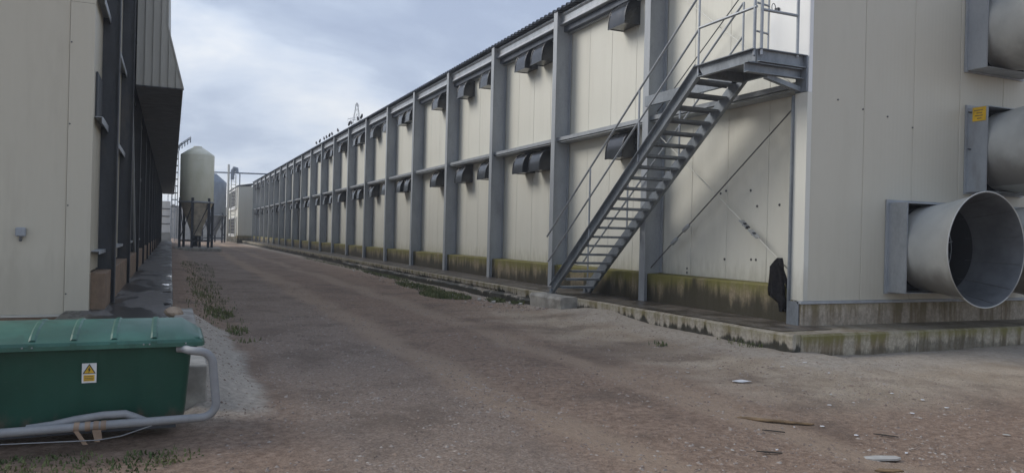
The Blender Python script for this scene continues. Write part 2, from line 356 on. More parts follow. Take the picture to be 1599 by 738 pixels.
# stained concrete plinth, one pour per bay
for k in range(-1, NB):
    y0 = P0 + DP * k; b = MB(); b.prism([(8.885, .34), (8.88, .895), (8.895, .915), (9.19, .928), (9.19, .34)], 1, max(y0, YG + .22) + .012, y0 + DP - .008)
    b.v = [(p[0], p[2] if False else p[1], p[2]) for p in b.v]
    part('plinth', b, 'plinth', house)
# I-section columns
b = MB(); fwid, ft_, wt = .2, .016, .012
b.box(0, ft_, -fwid / 2, fwid / 2, 0, ZT - ZL); b.box(.43 - ft_, .43, -fwid / 2, fwid / 2, .59, ZT - ZL); b.box(ft_, .43 - ft_, -wt / 2, wt / 2, .0, ZT - ZL)
cm = b.mesh('column', MT['steel'])
for k in range(NB + 1): inst('column', cm, (XC, P0 + DP * k, ZL), house)
b = MB(); b.box(XC + .02, XC + .14, YG + .07, YG + .25, ZL, 7.0); part('corner_column', b, 'steel', house)
b = MB(); b.box(8.66, 8.71, YG + .242, YG + .27, ZL + .012, 3.86); b.box(8.66, 8.672, YG + .03, YG + .242, ZL + .012, .72); part('corner_angle', b, 'stair', house)
# rails between the columns
for k in range(-1, NB):
    y0 = max(P0 + DP * k + .008, YG + .27); y1 = P0 + DP * (k + 1) - .008
    b = MB(); b.box(8.86, 9.19, y0, y1, 4.10, 4.115); b.box(8.86, 8.872, y0, y1, 4.03, 4.10); b.box(8.872, 9.19, y0, y1, 3.99, 4.002); part('mid_rail', b, 'steel', house)
    prof = [(8.90, 6.95), (8.865, 6.955), (8.865, 6.975), (8.90, 7.03), (8.90, 7.15), (8.865, 7.20), (8.865, 7.225), (8.90, 7.27), (9.05, 7.27), (9.05, 6.95)]
    b = MB(); b.prism(prof, 1, y0, y1); part('eave_purlin', b, 'bright', house)
    b = MB(); b.box(8.99, 9.188, y0, y1, 6.80, 6.945); part('shaded_wall_plate', b, 'roof', house)  # recessed member, coloured dark to carry the shadow below the purlin
    b = MB(); b.box(9.10, 9.197, y0, y1, 6.765, 6.796); part('top_trim', b, 'steel', house)
# corrugated roof sheet, eave just proud of the column tops
def roof_sheet(y0, y1, x0, x1, z0, z1, pitch=.24, amp=.028):
    pts = []; yv = y0
    while yv < y1:
        for dy, dz in ((0, 0), (.13, 0), (.155, amp * 2), (.215, amp * 2)): pts.append((yv + dy, dz))
        yv += pitch
    r0 = [(x0, p[0], z0 + p[1]) for p in pts]; r1 = [(x1, p[0], z1 + p[1]) for p in pts]
    r2_ = [(x1, p[0], z1 + p[1] - .012) for p in pts]; r3 = [(x0, p[0], z0 + p[1] - .012) for p in pts]
    bb = MB(); bb.loft([r0, r1, r2_, r3, r0], close=False, cap=False, smooth=False); return bb
part('roof', roof_sheet(YG + .05, YE, 8.72, 22, 7.29, 9.6), 'roof', house)
# vent hoods: a quarter-round cover, open beneath
HW, HD, HH = .68, .39, .57
b = MB(); arc = [(-HD * math.cos(t) ** .75 if math.cos(t) > 0 else 0, HH * math.sin(t) ** .8 if math.sin(t) > 0 else 0) for t in [R(a) for a in range(0, 91, 10)]]
arc[-1] = (0, HH)
rings = []
for yv in (-HW / 2, HW / 2): rings.append([(p[0], yv, p[1]) for p in arc])
b.loft(rings, close=False, cap=False)
inn = [[(p[0] * .94, r_[0][1] * .96, p[1] * .95) for p in arc] for r_ in rings]; b.loft(inn, close=False, cap=False)
for r_, q in zip(rings, inn):
    b.loft([[(0, r_[0][1], 0)] * len(arc), r_], close=False, cap=False, smooth=False)
    b.loft([[(0, q[0][1], .0)] * len(arc), q], close=False, cap=False, smooth=False)
for yv in (-HW / 2, HW / 2): b.tube([(p[0] - .004, yv, p[1] + .004) for p in arc], .012, 5)
b.box(-HD - .012, -HD + .01, -HW / 2 - .01, HW / 2 + .01, -.012, .028)
b.box(-HD * .93, -.004, -HW / 2 * .95, HW / 2 * .95, .012, .024)
b.box(-.02, .0, -HW / 2 - .03, HW / 2 + .03, HH - .01, HH + .04)
hm = b.mesh('vent_hood', MT['hood'])
hy = [14.5, 18.55, 19.6, 22.35, 24.45, 27.2, 30.85, 32.0, 34.6, 37.05, 39.8, 41.0, 44.9, 47.5, 49.6, 52.4, 55.7, 57.4, 59.4, 61.8, 64.4, 67.7, 69.2, 72.3, 74.6, 77.2, 80.2, 81.7, 84.6, 86.6, 89.6, 91.6, 93.6]
for yv in hy:
    for z0 in (3.37, 6.25): inst('vent_hood', hm, (XW - .002, yv, z0), house)
# grey dropped pipe down the wall far along
b = MB(); b.tube([(9.05, 61.3, .9), (9.05, 61.3, 6.6)], .05, 6); part('down_pipe', b, 'dark', house)
# end bay: crossed brace rods with turnbuckles
def rod(p, q, r, mat): b = MB(); b.tube([p, q], r, 6); return part('brace_rod', b, mat, house)
rd = rod((8.97, 13.22, 1.02), (8.97, 9.2, 3.84), .012, 'rod')
for t in (.2, .29):
    p = Vector((8.97, 13.22, 1.02)).lerp(Vector((8.97, 9.2, 3.84)), t); d = Vector((0, -4.02, 2.82)).normalized()
    b = MB(); b.tube([p - d * .12, p - d * .09, p + d * .09, p + d * .12], [.014, .04, .04, .014], 8); part('turnbuckle', b, 'steel', rd)
rd = rod((9.0, 9.2, 1.04), (9.0, 13.1, 3.74), .010, 'flash')
for t0, t1 in ((.30, .345), (.235, .285)):
    p = Vector((9.0, 9.2, 1.04)); q = Vector((9.0, 13.1, 3.74)); b = MB(); b.beam(p.lerp(q, t0), p.lerp(q, t1), .02, .10, (1, 0, 0)); part('clevis_plate', b, 'bright', rd)
for t in (.26, .32, .30): b = MB(); c0 = Vector((9.0, 9.2, 1.04)).lerp(Vector((9.0, 13.1, 3.74)), t); b.tube([c0 - Vector((.04, 0, 0)), c0 + Vector((.02, 0, 0))], .028, 6); part('bolt', b, 'dark', rd)
rod((9.0, 13.1, 6.85), (9.0, 9.2, 3.98), .010, 'flash'); rod((8.97, 9.2, 6.85), (8.97, 13.1, 4.2), .012, 'rod')
# bolt heads and anchor plates on the end bay wall
bb = MB(); bb.tube([(0, 0, 0), (-.006, 0, 0)], .024, 6); bb.tube([(-.006, 0, 0), (-.02, 0, 0)], .010, 6); bmesh_ = bb.mesh('bolt', MT['rod'])
for yv, zv in ((11.2, 2.52), (11.35, 2.48), (10.55, 2.5), (10.38, 2.22), (9.85, 2.23), (11.2, 1.28), (10.5, 1.3), (10.38, 1.3), (9.85, 1.29), (12.3, .98), (12.3, 1.06)): inst('bolt', bmesh_, (XW + .002, yv, zv), house)
# ---- gable end
gx = 8.80; k = 0
while gx < 24:
    h = 7.2 + (gx - 8.7) * .17 - .735
    inst('gable_panel', panel_mesh(1.094, h, 'x').mesh('gable_panel', MT['panel_gable_shaded']), (gx, YG + rnd.uniform(0, .003), .735), house); gx += 1.1; k += 1
b = MB(); b.box(8.745, 24, YG + .065, YG + .2, .4, 7.2); part('gable_core', b, 'panel_gable_shaded', house)
b = MB(); b.box(8.705, 8.796, YG - .012, YG + .064, .735, 3.88); b.box(8.705, 8.72, YG + .064, YG + .24, .735, 3.88); part('corner_flashing', b, 'flash', house)
b = MB(); b.box(8.725, 8.796, YG - .008, YG + .064, 3.884, 7.3); b.box(8.725, 8.74, YG + .064, YG + .24, 3.884, 7.3); part('corner_flashing', b, 'white', house, label='whiter upper corner flashing above the platform')
for k in range(15):
    b = MB(); b.box((8.66 if k == 0 else 8.601 + k * 1.1), 8.60 + (k + 1) * 1.1 - .004, YG - .028 + .004 * (k % 2), YG + .06, .69, .733); part('base_trim', b, 'steel', house)
for k in range(5):
    b = MB(); b.bbox((8.685 if k == 0 else 8.64 + 3.2 * k), 8.64 + 3.2 * (k + 1) - .006, YG - .004, YG + .3, .34, .688, .008); part('gable_plinth', b, 'plinth2', house)
b = MB(); b.tube([(0, 0, 0), (0, -.012, 0)], .014, 6); bmesh_ = b.mesh('screw', MT['rod'])
for xv, zv in ((9.33, 3.82), (9.86, 3.72), (10.97, 3.52), (10.4, 3.65)): inst('screw', bmesh_, (xv, YG, zv), house)
# white access door on the upper floor, beside the platform
b = MB(); b.bbox(XW - .05, XW - .003, 9.3, 10.12, 4.5, 6.65, .006); dr = part('access_door', b, 'white', house)
b = MB(); b.box(XW - .085, XW - .055, 9.9, 9.98, 5.45, 5.5); part('handle', b, 'dark', dr)

# ------------------------------------------------------------------ exhaust fans on the gable
def fan(x0, z0, label, notice=False, low=False):
    s = 1.42; t = thing('exhaust_fan', label, 'fan', (x0 + s / 2, YG, z0), 'exhaust fans on the gable end')
    y0 = YG - .006; yf = YG - .36
    xa, xb, za, zb = x0, x0 + s, z0, z0 + s
    b = MB(); b.box(xa - .05, xa + .03, y0 - .025, y0, za - .03, zb + .05); b.box(xb - .03, xb + .05, y0 - .025, y0, za - .03, zb + .05); b.box(xa + .03, xb - .03, y0 - .025, y0, zb, zb + .05); b.box(xa + .03, xb - .03, y0 - .025, y0, za - .03, za + .03)
    part('mounting_frame', b, 'steel', t)
    for a0, a1, c0, c1 in ((xa, xa + .012, za, zb), (xb - .012, xb, za, zb), (xa + .0121, xb - .0121, zb - .012, zb), (xa + .0121, xb - .0121, za, za + .012)):
        b = MB(); b.box(a0, a1, yf, y0 - .026, c0, c1); part('casing_panel', b, 'bright' if low else 'steel', t)
    b = MB()
    b.box(xa - .004, xa + .013, yf - .012, yf - .001, za, zb); b.box(xb - .013, xb + .004, yf - .012, yf - .001, za, zb); b.box(xa + .013, xb - .013, yf - .012, yf - .001, zb - .013, zb); b.box(xa + .013, xb - .013, yf - .012, yf - .001, za, za + .013)
    part('casing_lip', b, 'steel', t)
    b = MB(); b.box(xa + .02, xb - .02, y0 - .06, y0 - .03, za + .02, zb - .02); part('back_plate', b, 'black', t)
    cx_, cz = x0 + s / 2, z0 + s / 2
    # flared cone, a real sheet with thickness, made of lapped segments
    prof = [(yf + .20, .675), (yf + .0, .69), (yf - .28, .735), (yf - .58, .80), (yf - .79, .855), (yf - .81, .872)]
    n = 64; ring = lambda yv, r_: [(cx_ + r_ * math.cos(2 * math.pi * q / n), yv, cz + r_ * math.sin(2 * math.pi * q / n)) for q in range(n)]
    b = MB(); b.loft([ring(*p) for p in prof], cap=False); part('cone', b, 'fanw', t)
    b = MB(); b.loft([ring(p[0], p[1] - .012) for p in prof], cap=False); ci = part('cone_lining', b, 'fanin_shaded', t)
    b = MB(); b.loft([ring(yf + .29, .66), ring(yf + .2, .655), ring(yf + .0, .672), ring(yf - .10, .687)], cap=False); part('drum', b, 'black', t)
    b = MB(); b.loft([ring(prof[-1][0] - .002, prof[-1][1] - .013), ring(prof[-1][0] - .012, prof[-1][1] - .004), ring(prof[-1][0] - .002, prof[-1][1] + .006), ring(prof[-1][0] + .01, prof[-1][1] + .004)], cap=False); part('cone_rim', b, 'fanw', t)
    for q in range(12):
        a = 2 * math.pi * (q + .5) / 12; b = MB()
        b.tube([(cx_ + (p[1] - .016) * math.cos(a), p[0], cz + (p[1] - .016) * math.sin(a)) for p in prof[1:5]], .0055, 4); part('seam', b, 'rod', ci)
    # guard, hub, six blades
    b = MB()
    for r_ in (.15, .3, .45, .58): b.tube([(cx_ + r_ * math.cos(2 * math.pi * q / 24), yf + .19, cz + r_ * math.sin(2 * math.pi * q / 24)) for q in range(25)], .006, 4, False)
    for q in range(8): a = math.pi * q / 4 + .2; b.tube([(cx_ + .07 * math.cos(a), yf + .19, cz + .07 * math.sin(a)), (cx_ + .61 * math.cos(a), yf + .19, cz + .61 * math.sin(a))], .007, 4)
    part('guard', b, 'steel', t)
    b = MB(); b.tube([(cx_, yf + .2, cz), (cx_, yf + .29, cz)], .09, 16); hb = part('hub', b, 'dark', t)
    for q in range(6):
        a = 2 * math.pi * q / 6; u = Vector((math.cos(a), 0, math.sin(a))); v_ = Vector((-math.sin(a), 0, math.cos(a))); c0 = Vector((cx_, yf + .25, cz)); yv = Vector((0, 1, 0)); b = MB()
        b.loft([[c0 + u * r_ + v_ * (w_ * sg) + yv * (.05 * sg + tt) for sg, tt in ((-1, 0), (1, 0), (1, .006), (-1, .006))] for r_, w_ in ((.08, .05), (.3, .10), (.58, .13))], smooth=False); part('blade', b, 'dark', hb)
    if notice:
        b = MB(); b.box(xa - .008, xa - .001, yf + .02, yf + .25, zb - .24, zb - .01)
        # the yellow notice is stuck on the casing's flank
        nt_ = part('yellow_notice', b, 'yellow', t)
        b = MB()
        for q, (u0, u1) in enumerate(((.05, .2), (.06, .16), (.05, .19), (.07, .15))): b.box(xa - .011, xa - .009, yf + .02 + u0, yf + .02 + u1, zb - .07 - .045 * q, zb - .055 - .045 * q)
        part('notice_print', b, 'wood', nt_)
        for zv in (zb - .08, zb - .7): b = MB(); b.tube([(xa - .07, y0 - .08, zv), (xa, y0 - .08, zv)], .012, 6); part('hinge_pin', b, 'dark', t)
    return t
fan(10.45, .86, 'lowest exhaust fan nearest the corner, its flared cone fully in view', low=True)
fan(12.27, .86, 'low exhaust fan half hidden behind the large flared cone')
fan(12.27, 2.53, 'middle height exhaust fan with a yellow notice on its casing', True)
fan(12.22, 4.58, 'topmost exhaust fan cut off by the upper right picture edge')

# ------------------------------------------------------------------ concrete ledge round the house
def ledge_front(y0, y1, mat, n=12, over=.0):
    b = MB(); rings = []
    for i in range(n + 1):
        y = y0 + (y1 - y0) * i / n; j = .012 * fbm(y, 3, 1.3, 3, 5); k_ = .010 * fbm(y, 9, 2.3, 3, 6)
        rings.append([(7.81 + j + over, y, -.3), (7.80 + j + over, y, .20 + k_), (7.797 + j, y, .22 + k_), (7.79 + j, y, ZL - .03), (7.82 + j, y, ZL - .004 + k_ * .3), (9.0, y, ZL + .004), (9.0, y, -.3)])
    b.loft(rings, smooth=False); return b
yy = 8.03
for i, ln in enumerate((3.2, 3.3, 3.4, 4.1, 4.14, 4.14, 4.14)):
    struct('concrete_ledge', ledge_front(yy, yy + ln - .008, 'ledge', 26, .03 if i > 2 else 0), 'ledge'); yy += ln
struct('concrete_ledge', ledge_front(yy, YE + 6, 'ledge', 60, .03), 'ledge')
for x0, x1, mt in ((7.93, 10.18, 'ledge2'), (10.19, 14.2, 'ledge2'), (14.21, 26, 'ledge2')):
    b = MB(); n = max(6, int((x1 - x0) / .2)); rings = []
    for i in range(n + 1):
        xv = x0 + (x1 - x0) * i / n; j = .008 * fbm(xv, 1, 1.9, 3, 8)
        rings.append([(xv, 8.03 + j, -.3), (xv, 8.0 + j, ZL - .03), (xv, 8.025 + j, ZL - .002), (xv, 9.0, ZL + .006), (xv, 9.0, -.3)])
    b.loft(rings, smooth=False); struct('concrete_ledge', b, mt)
# low second kerb in front of the ledge, further along
b = MB(); rings = []
for i in range(90):
    y = 15.9 + i * .24; w_ = .17 + .05 * fbm(y, 2, .9, 3, 9); h = .17 + .03 * fbm(y, 7, 1.2, 3, 10)
    rings.append([(7.80 - w_, y, -.2), (7.79 - w_, y, h - .03), (7.82 - w_, y, h), (7.83, y, h + .01), (7.83, y, -.2)])
b.loft(rings, smooth=False); struct('lower_kerb', b, 'ledge')
# wet film on the ledge top
b = MB(); rings = []
for i in range(400):
    y = 8.35 + i * .22; e = 7.88 + .04 * fbm(y, 5, .8, 3, 11)
    rings.append([(e, y, ZL + .009), (8.875, y, ZL + .010)])
b.loft(rings, close=False, cap=False, smooth=False)
g = G('wet dark ledge top'); n = g.noise(2.2, 5, .6); f = g.step(n, .38, .62)
g.bump(g.noise(30, 4), .2, .006); g.out(g.mix(f, (.055, .045, .036), (.12, .10, .078)), g.math('ADD', .3, g.math('MULTIPLY', f, .45)), 0, .5); MT['wetledge'] = g.m
struct('ledge_surface', b, 'wetledge')
# block under the stair foot, cracked
b = MB(); rings = []
for i in range(12):
    y = 14.15 + i * .135; j = .02 * fbm(y, 4, 2.5, 3, 12)
    rings.append([(7.46 + j, y, -.2), (7.42 + j, y, .30), (7.45 + j, y, .355), (7.795, y, .362), (7.795, y, -.2)])
b.loft(rings, smooth=False); fb = solo('footing_block', b, 'block', 'pale cracked concrete block jutting from the ledge under the stair foot', 'concrete block', (7.6, 14.8, .0))
b = MB(); b.tube([(7.437, 14.32, .30), (7.432, 14.36, .22), (7.438, 14.48, .15), (7.44, 14.55, .06)], .006, 4); part('crack', b, 'black', fb)

# ------------------------------------------------------------------ external staircase
SX0, SX1 = 7.80, 8.66; YF, YT, ZP = 15.25, 10.22, 4.45
stair = thing('staircase', 'steep grey galvanised steel staircase with tube handrails up the cream wall', 'staircase', (8.2, YF, ZL))
sl_ = (ZP - ZL) / (YF - YT)
def channel(p, q, depth, flange, side, t=.012):
    """a channel section from p to q; the web upright, flanges pointing along side (+1 = +x)"""
    p, q = Vector(p), Vector(q); d = (q - p).normalized(); u = Vector((1, 0, 0)).cross(d); u = u if u.z > 0 else -u
    b = MB(); sv = Vector((side, 0, 0))
    def slab(o0, o1, e0, e1):
        vs = [c + sv * a + u * h for c in (p, q) for a, h in ((o0, e0), (o1, e0), (o1, e1), (o0, e1))]
        b.add(vs, [(3, 2, 1, 0), (4, 5, 6, 7), (0, 1, 5, 4), (1, 2, 6, 5), (2, 3, 7, 6), (3, 0, 4, 7)])
    slab(0, t, -depth / 2, depth / 2); slab(t, flange, depth / 2 - t, depth / 2); slab(t, flange, -depth / 2, -depth / 2 + t)
    return b
dz = -.02
part('stringer', channel((SX0, YF + .02, ZL + .10), (SX0, YT - .02, ZP - .07), .22, .075, -1), 'stair', stair)
part('stringer', channel((SX1, YF + .02, ZL + .10), (SX1, YT - .02, ZP - .07), .22, .075, 1), 'stair', stair)
for xv in (SX0, SX1):
    b = MB(); b.box(xv - .09, xv + .09, YF - .02, YF + .16, ZL + .011, ZL + .022); b.box(xv - .05, xv + .05, YF + .02, YF + .10, ZL + .022, ZL + .12); part('foot_plate', b, 'stair', stair)
NT = 21; tb = MB()
tb.box(SX0 + .014, SX1 - .014, -.125, .125, -.004, 0); tb.box(SX0 + .014, SX1 - .014, .121, .125, -.045, -.004); tb.box(SX0 + .014, SX1 - .014, -.125, -.121, -.045, -.004)
for q in range(7): tb.box(SX0 + .016, SX1 - .016, -.105 + q * .033, -.098 + q * .033, -.03, -.005)
tm = tb.mesh('tread', MT['stair'], (8.2, 0, 0))
for i in range(NT):
    f = (i + 1) / (NT + 1); inst('tread', tm, (8.2, YF - (YF - YT) * f, ZL + (ZP - ZL) * f), stair)
# platform
YP0, YP1 = 8.9, YT
def uni(name, p, q, depth, flange, side, mat='stair', parent=stair): return part(name, channel(p, q, depth, flange, side), mat, parent)
uni('platform_beam', (SX0, YT + .04, ZP - .105), (SX0, YP0, ZP - .105), .20, .075, -1)
uni('platform_beam', (SX1, 13.10, ZP - .075), (SX1, YP0 + .02, ZP - .075), .20, .075, 1)
def chan_x(name, x0, x1, y, zc, depth, fl, sgn):
    b = MB(); t = .012; ya, yb = sorted((y, y + sgn * fl))
    b.box(x0, x1, min(y, y + sgn * t), max(y, y + sgn * t), zc - depth / 2, zc + depth / 2)
    lo, hi = sorted((y + sgn * t, y + sgn * fl)); b.box(x0, x1, lo, hi, zc + depth / 2 - t, zc + depth / 2); b.box(x0, x1, lo, hi, zc - depth / 2, zc - depth / 2 + t)
    return part(name, b, 'stair', stair)
chan_x('platform_beam', SX0 + .004, 8.75, YP0 - .003, ZP - .105, .196, .07, -1)
chan_x('support_beam', 7.62, 8.76, YP0 + .05, ZP - .29, .15, .09, -1)
chan_x('platform_beam', SX0 + .014, SX1 - .004, YT - .06, ZP - .105, .18, .06, 1)
b = MB(); b.bbox(8.70, 8.76, YP0 - .09, YP0 + .14, ZP - .56, ZP - .02, .004); part('bracket_plate', b, 'stair', stair)
b = MB(); b.beam((8.04, YP0 + .06, ZP - .375), (8.74, YP0 + .06, ZP - .52), .08, .07); part('knee_brace', b, 'stair', stair)
for q in range(40):
    pass
b = MB()
for q in range(38): b.box(SX0 + .014, SX1 - .004, YP0 + .02 + q * .034, YP0 + .026 + q * .034, ZP - .032, ZP - .003)
for xv in (8.0, 8.2, 8.4): b.box(xv, xv + .005, YP0 + .012, YT - .07, ZP - .02, ZP - .004)
o = part('grating', b, 'stair', stair)
b = MB(); b.box(SX0 + .016, SX1 - .006, YP0 + .012, YT - .065, ZP - .045, ZP - .034); part('platform_sheet', b, 'stair', stair)
# handrails: posts, top rail and mid rail on both sides of the flight and round the platform
def tubep(name, pts, r, mat='rail', n=10): b = MB(); b.tube(pts, r, n); return part(name, b, mat, stair)
def fz(y): return ZL + (YF - y) * sl_
for X_, nm in ((SX0 - .015, 0), (SX1 + .03, 1)):
    yb, yt = (15.50, YT + .02)
    lo = fz(yb)
    tubep('top_rail', [(X_, yb, fz(yb) + 1.33 if 0 else lo + 1.42), (X_, yt, ZP + 1.12)] if False else [(X_, 15.6, 1.62), (X_, 10.26, 5.60)], .021)
    tubep('mid_rail', [(X_, 15.52, 1.06), (X_, 10.26, 5.03)], .019)
    for py in ((13.70, 11.95, 10.24) if nm == 0 else (15.3, 13.7, 11.95, 10.24)):
        zb = fz(py) - .02 if py > 10.3 else ZP - .2; zt = 5.60 + (10.26 - py) * .745
        if nm == 1 and py > 15: zb = ZL + .05
        tubep('post', [(X_, py, zb), (X_, py, zt)], .019)
for zv in (5.06, 5.60): tubep('platform_rail', [(SX0 - .015, 10.24, zv), (SX0 - .015, YP0 - .01, zv)], .021)
tubep('post', [(SX0 - .012, YP0 + .03, ZP - .1), (SX0 - .012, YP0 + .03, 5.62)], .024)
tubep('post', [(SX0 + .06, YP0 - .04, ZP - .1), (SX0 + .06, YP0 - .04, 5.62)], .024)
tubep('post', [(8.56, YP0 - .03, ZP - .05), (8.56, YP0 - .03, 5.62)], .024)
for zv in (5.02, 5.60): tubep('end_rail', [(SX0 + .06, YP0 - .035, zv), (8.56, YP0 - .03, zv)], .022)
# little gate behind the end rail
b = MB(); b.tube([(8.11, YP0 + .10, ZP), (8.11, YP0 + .10, 5.6)], .014, 8); gt = part('gate_post', b, 'rail', stair)
for zv in (4.72, 5.14, 5.5): b = MB(); b.tube([(SX0 + .03, YP0 + .05, zv), (8.11, YP0 + .1, zv)], .016, 8); part('gate_bar', b, 'rail', stair)
b = MB(); b.tube([(8.2 + .035 * math.cos(a), YP0 + .1, 5.13 + .06 * math.sin(a)) for a in [R(30 * q) for q in range(13)]], .006, 5); part('chain_loop', b, 'dark', stair)

# ------------------------------------------------------------------ black jacket on the brace rod
rings = []
outl = [(9.58, 9.50, 1.36), (9.61, 9.42, 1.31), (9.64, 9.34, 1.22), (9.65, 9.32, 1.10), (9.66, 9.31, .96), (9.67, 9.31, .84), (9.65, 9.31, .76), (9.56, 9.29, .72), (9.44, 9.28, .67), (9.40, 9.27, .60), (9.37, 9.28, .54)]
for i, (ya, yb, zv) in enumerate(outl):
    r_ = []
    for q in range(28):
        a = 2 * math.pi * q / 28; c_ = (ya + yb) / 2; hw = abs(ya - yb) / 2
        fold = 1 + .55 * math.sin(a * 5 + i * .6) + .1 * math.sin(a * 9 - i)
        r_.append((8.84 + .12 * max(0, 1 - i / 2.0) + (.045 * fold if math.sin(a) < 0 else .03) * math.sin(a), c_ + hw * math.cos(a) + .006 * math.sin(i * 1.7 + a * 3), zv + .025 * math.sin(a * 2 + 1) * (i > 4)))
    rings.append(r_)
b = MB(); b.loft(rings)
sl2 = []
for i, (yv, zv, rr) in enumerate(((9.42, 1.25, .05), (9.34, 1.12, .045), (9.28, 1.0, .04), (9.23, .89, .04), (9.17, .83, .045))):
    sl2.append([(8.84 + rr * .7 * math.cos(a) * (1 + .15 * math.sin(a * 4 + i)), yv + rr * math.sin(a), zv + .03 * math.sin(a)) for a in [2 * math.pi * q / 14 for q in range(14)]])
jk = solo('jacket', b, 'cloth', 'black jacket hanging on a brace rod beside the house corner', 'jacket', (8.955, 9.55, .53))
b = MB(); b.loft(sl2); part('sleeve', b, 'cloth', jk)

# ------------------------------------------------------------------ birds along the eave
ORD = ['first', 'second', 'third', 'fourth', 'fifth', 'sixth', 'seventh', 'eighth', 'ninth', 'tenth', 'eleventh']
def bird(y, i, f):
    b = MB(); c0 = Vector((8.72, y, 7.37)); s = 1.15
    pts = [(-.17, .05), (-.10, .075), (-.02, .10), (.05, .13), (.09, .17), (.11, .205), (.14, .205), (.165, .20)]; rr = [.012, .035, .055, .055, .036, .034, .022, .004]
    b.tube([c0 + Vector((0, f * p[0] * s, p[1] * s)) for p in pts], [r_ * s for r_ in rr], 8)
    for sg in (-1, 1): b.tube([c0 + Vector((sg * .02 * s, 0, .06 * s)), c0 + Vector((sg * .02 * s, .01, 0))], .006 * s, 4)
    solo('pigeon', b, 'bird', 'small dark bird on the roof edge, %s of its row from the left' % ORD[i], 'bird', c0, 'birds perched along the eave')
for i, (px, f) in enumerate(((485.7, 1), (490.8, -1), (497.6, 1), (501.4, 1), (505.6, -1), (509.8, 1), (518.9, 1), (536, -1), (539.4, 1), (549.8, 1), (555, -1))):
    # place by distance along the eave
    a = (px - 799.5) / F_; th = yaw + math.atan(a) + 0.004; bird(8.72 / math.tan(th), i, f)

# ------------------------------------------------------------------ left house
LX, LC, LY0, LY1 = -1.10, -.84, 13.0, 82.0; LZ = .35
left = thing('left_shed', 'tall cream walled shed with dark columns and a projecting light hood', 'building', (-3, LY0, LZ))
gx = -1.425
for k in range(7):
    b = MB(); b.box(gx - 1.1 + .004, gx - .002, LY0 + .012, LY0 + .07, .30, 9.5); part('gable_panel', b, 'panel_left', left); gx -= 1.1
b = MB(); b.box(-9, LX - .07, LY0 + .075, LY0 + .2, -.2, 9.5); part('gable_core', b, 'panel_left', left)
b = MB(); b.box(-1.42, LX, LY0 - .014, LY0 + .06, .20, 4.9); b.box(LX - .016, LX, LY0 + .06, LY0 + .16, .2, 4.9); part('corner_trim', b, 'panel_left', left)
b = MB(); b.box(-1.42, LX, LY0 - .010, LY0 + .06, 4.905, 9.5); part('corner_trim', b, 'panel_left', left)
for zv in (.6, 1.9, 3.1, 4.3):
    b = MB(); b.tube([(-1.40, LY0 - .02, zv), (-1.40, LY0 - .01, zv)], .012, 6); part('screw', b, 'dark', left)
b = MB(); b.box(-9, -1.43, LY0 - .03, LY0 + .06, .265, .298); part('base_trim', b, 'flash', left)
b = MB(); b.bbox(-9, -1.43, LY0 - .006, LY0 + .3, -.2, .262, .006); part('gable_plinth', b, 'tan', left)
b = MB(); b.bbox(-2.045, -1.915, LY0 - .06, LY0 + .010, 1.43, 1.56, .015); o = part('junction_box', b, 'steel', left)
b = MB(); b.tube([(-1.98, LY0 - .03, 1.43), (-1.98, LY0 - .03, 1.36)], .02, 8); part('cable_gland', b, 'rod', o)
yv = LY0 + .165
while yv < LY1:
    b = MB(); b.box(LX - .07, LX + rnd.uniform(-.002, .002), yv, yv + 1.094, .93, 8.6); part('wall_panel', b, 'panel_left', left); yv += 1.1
b = MB(); b.box(LX - .4, LX - .075, LY0 + .2, LY1, -.1, 9.3); part('wall_core', b, 'panel_left', left)
LCY = [14.38 + 5.0 * k for k in range(14)]
b = MB(); b.box(.25, .266, -.1, .1, 0, 7.9); b.box(0, .25, -.006, .006, 0, 7.9); b.box(-.016, 0, -.1, .1, 0, 7.9); lcm = b.mesh('column', MT['dark'])
for yv in LCY: inst('column', lcm, (LC - .266, yv, LZ), left)
ends = [LY0 + .17] + [y + .008 for y in LCY]; ende = [y - .008 for y in LCY] + [LY1]
for k, (a, c_) in enumerate(zip(ends, ende)):
    for zv in (1.22, 3.25, 5.05, 6.8):
        b = MB(); b.box(LX + .002, LX + .115, a, c_, zv, zv + .012); b.box(LX + .103, LX + .115, a, c_, zv - .09 if zv > 1.5 else zv - .04, zv); part('girt', b, 'steel' if zv < 1.5 or k < 2 else 'dark', left)
    if c_ - a > .3:
        b = MB(); b.bbox(LX - .02, LX + .20, a, c_, LZ - .1, .90, .012); part('plinth', b, 'tan', left)
b = MB(); b.box(LX + .005, LX + .03, LY0 + .25, LY0 + 1.1, 3.27, 3.95); part('dark_panel', b, 'dark', left)
# dark brace in the third bay
b = MB(); b.tube([(LC - .1, 24.6, .6), (LC - .1, 21.0, 4.6)], .03, 6); part('brace', b, 'steel', left)
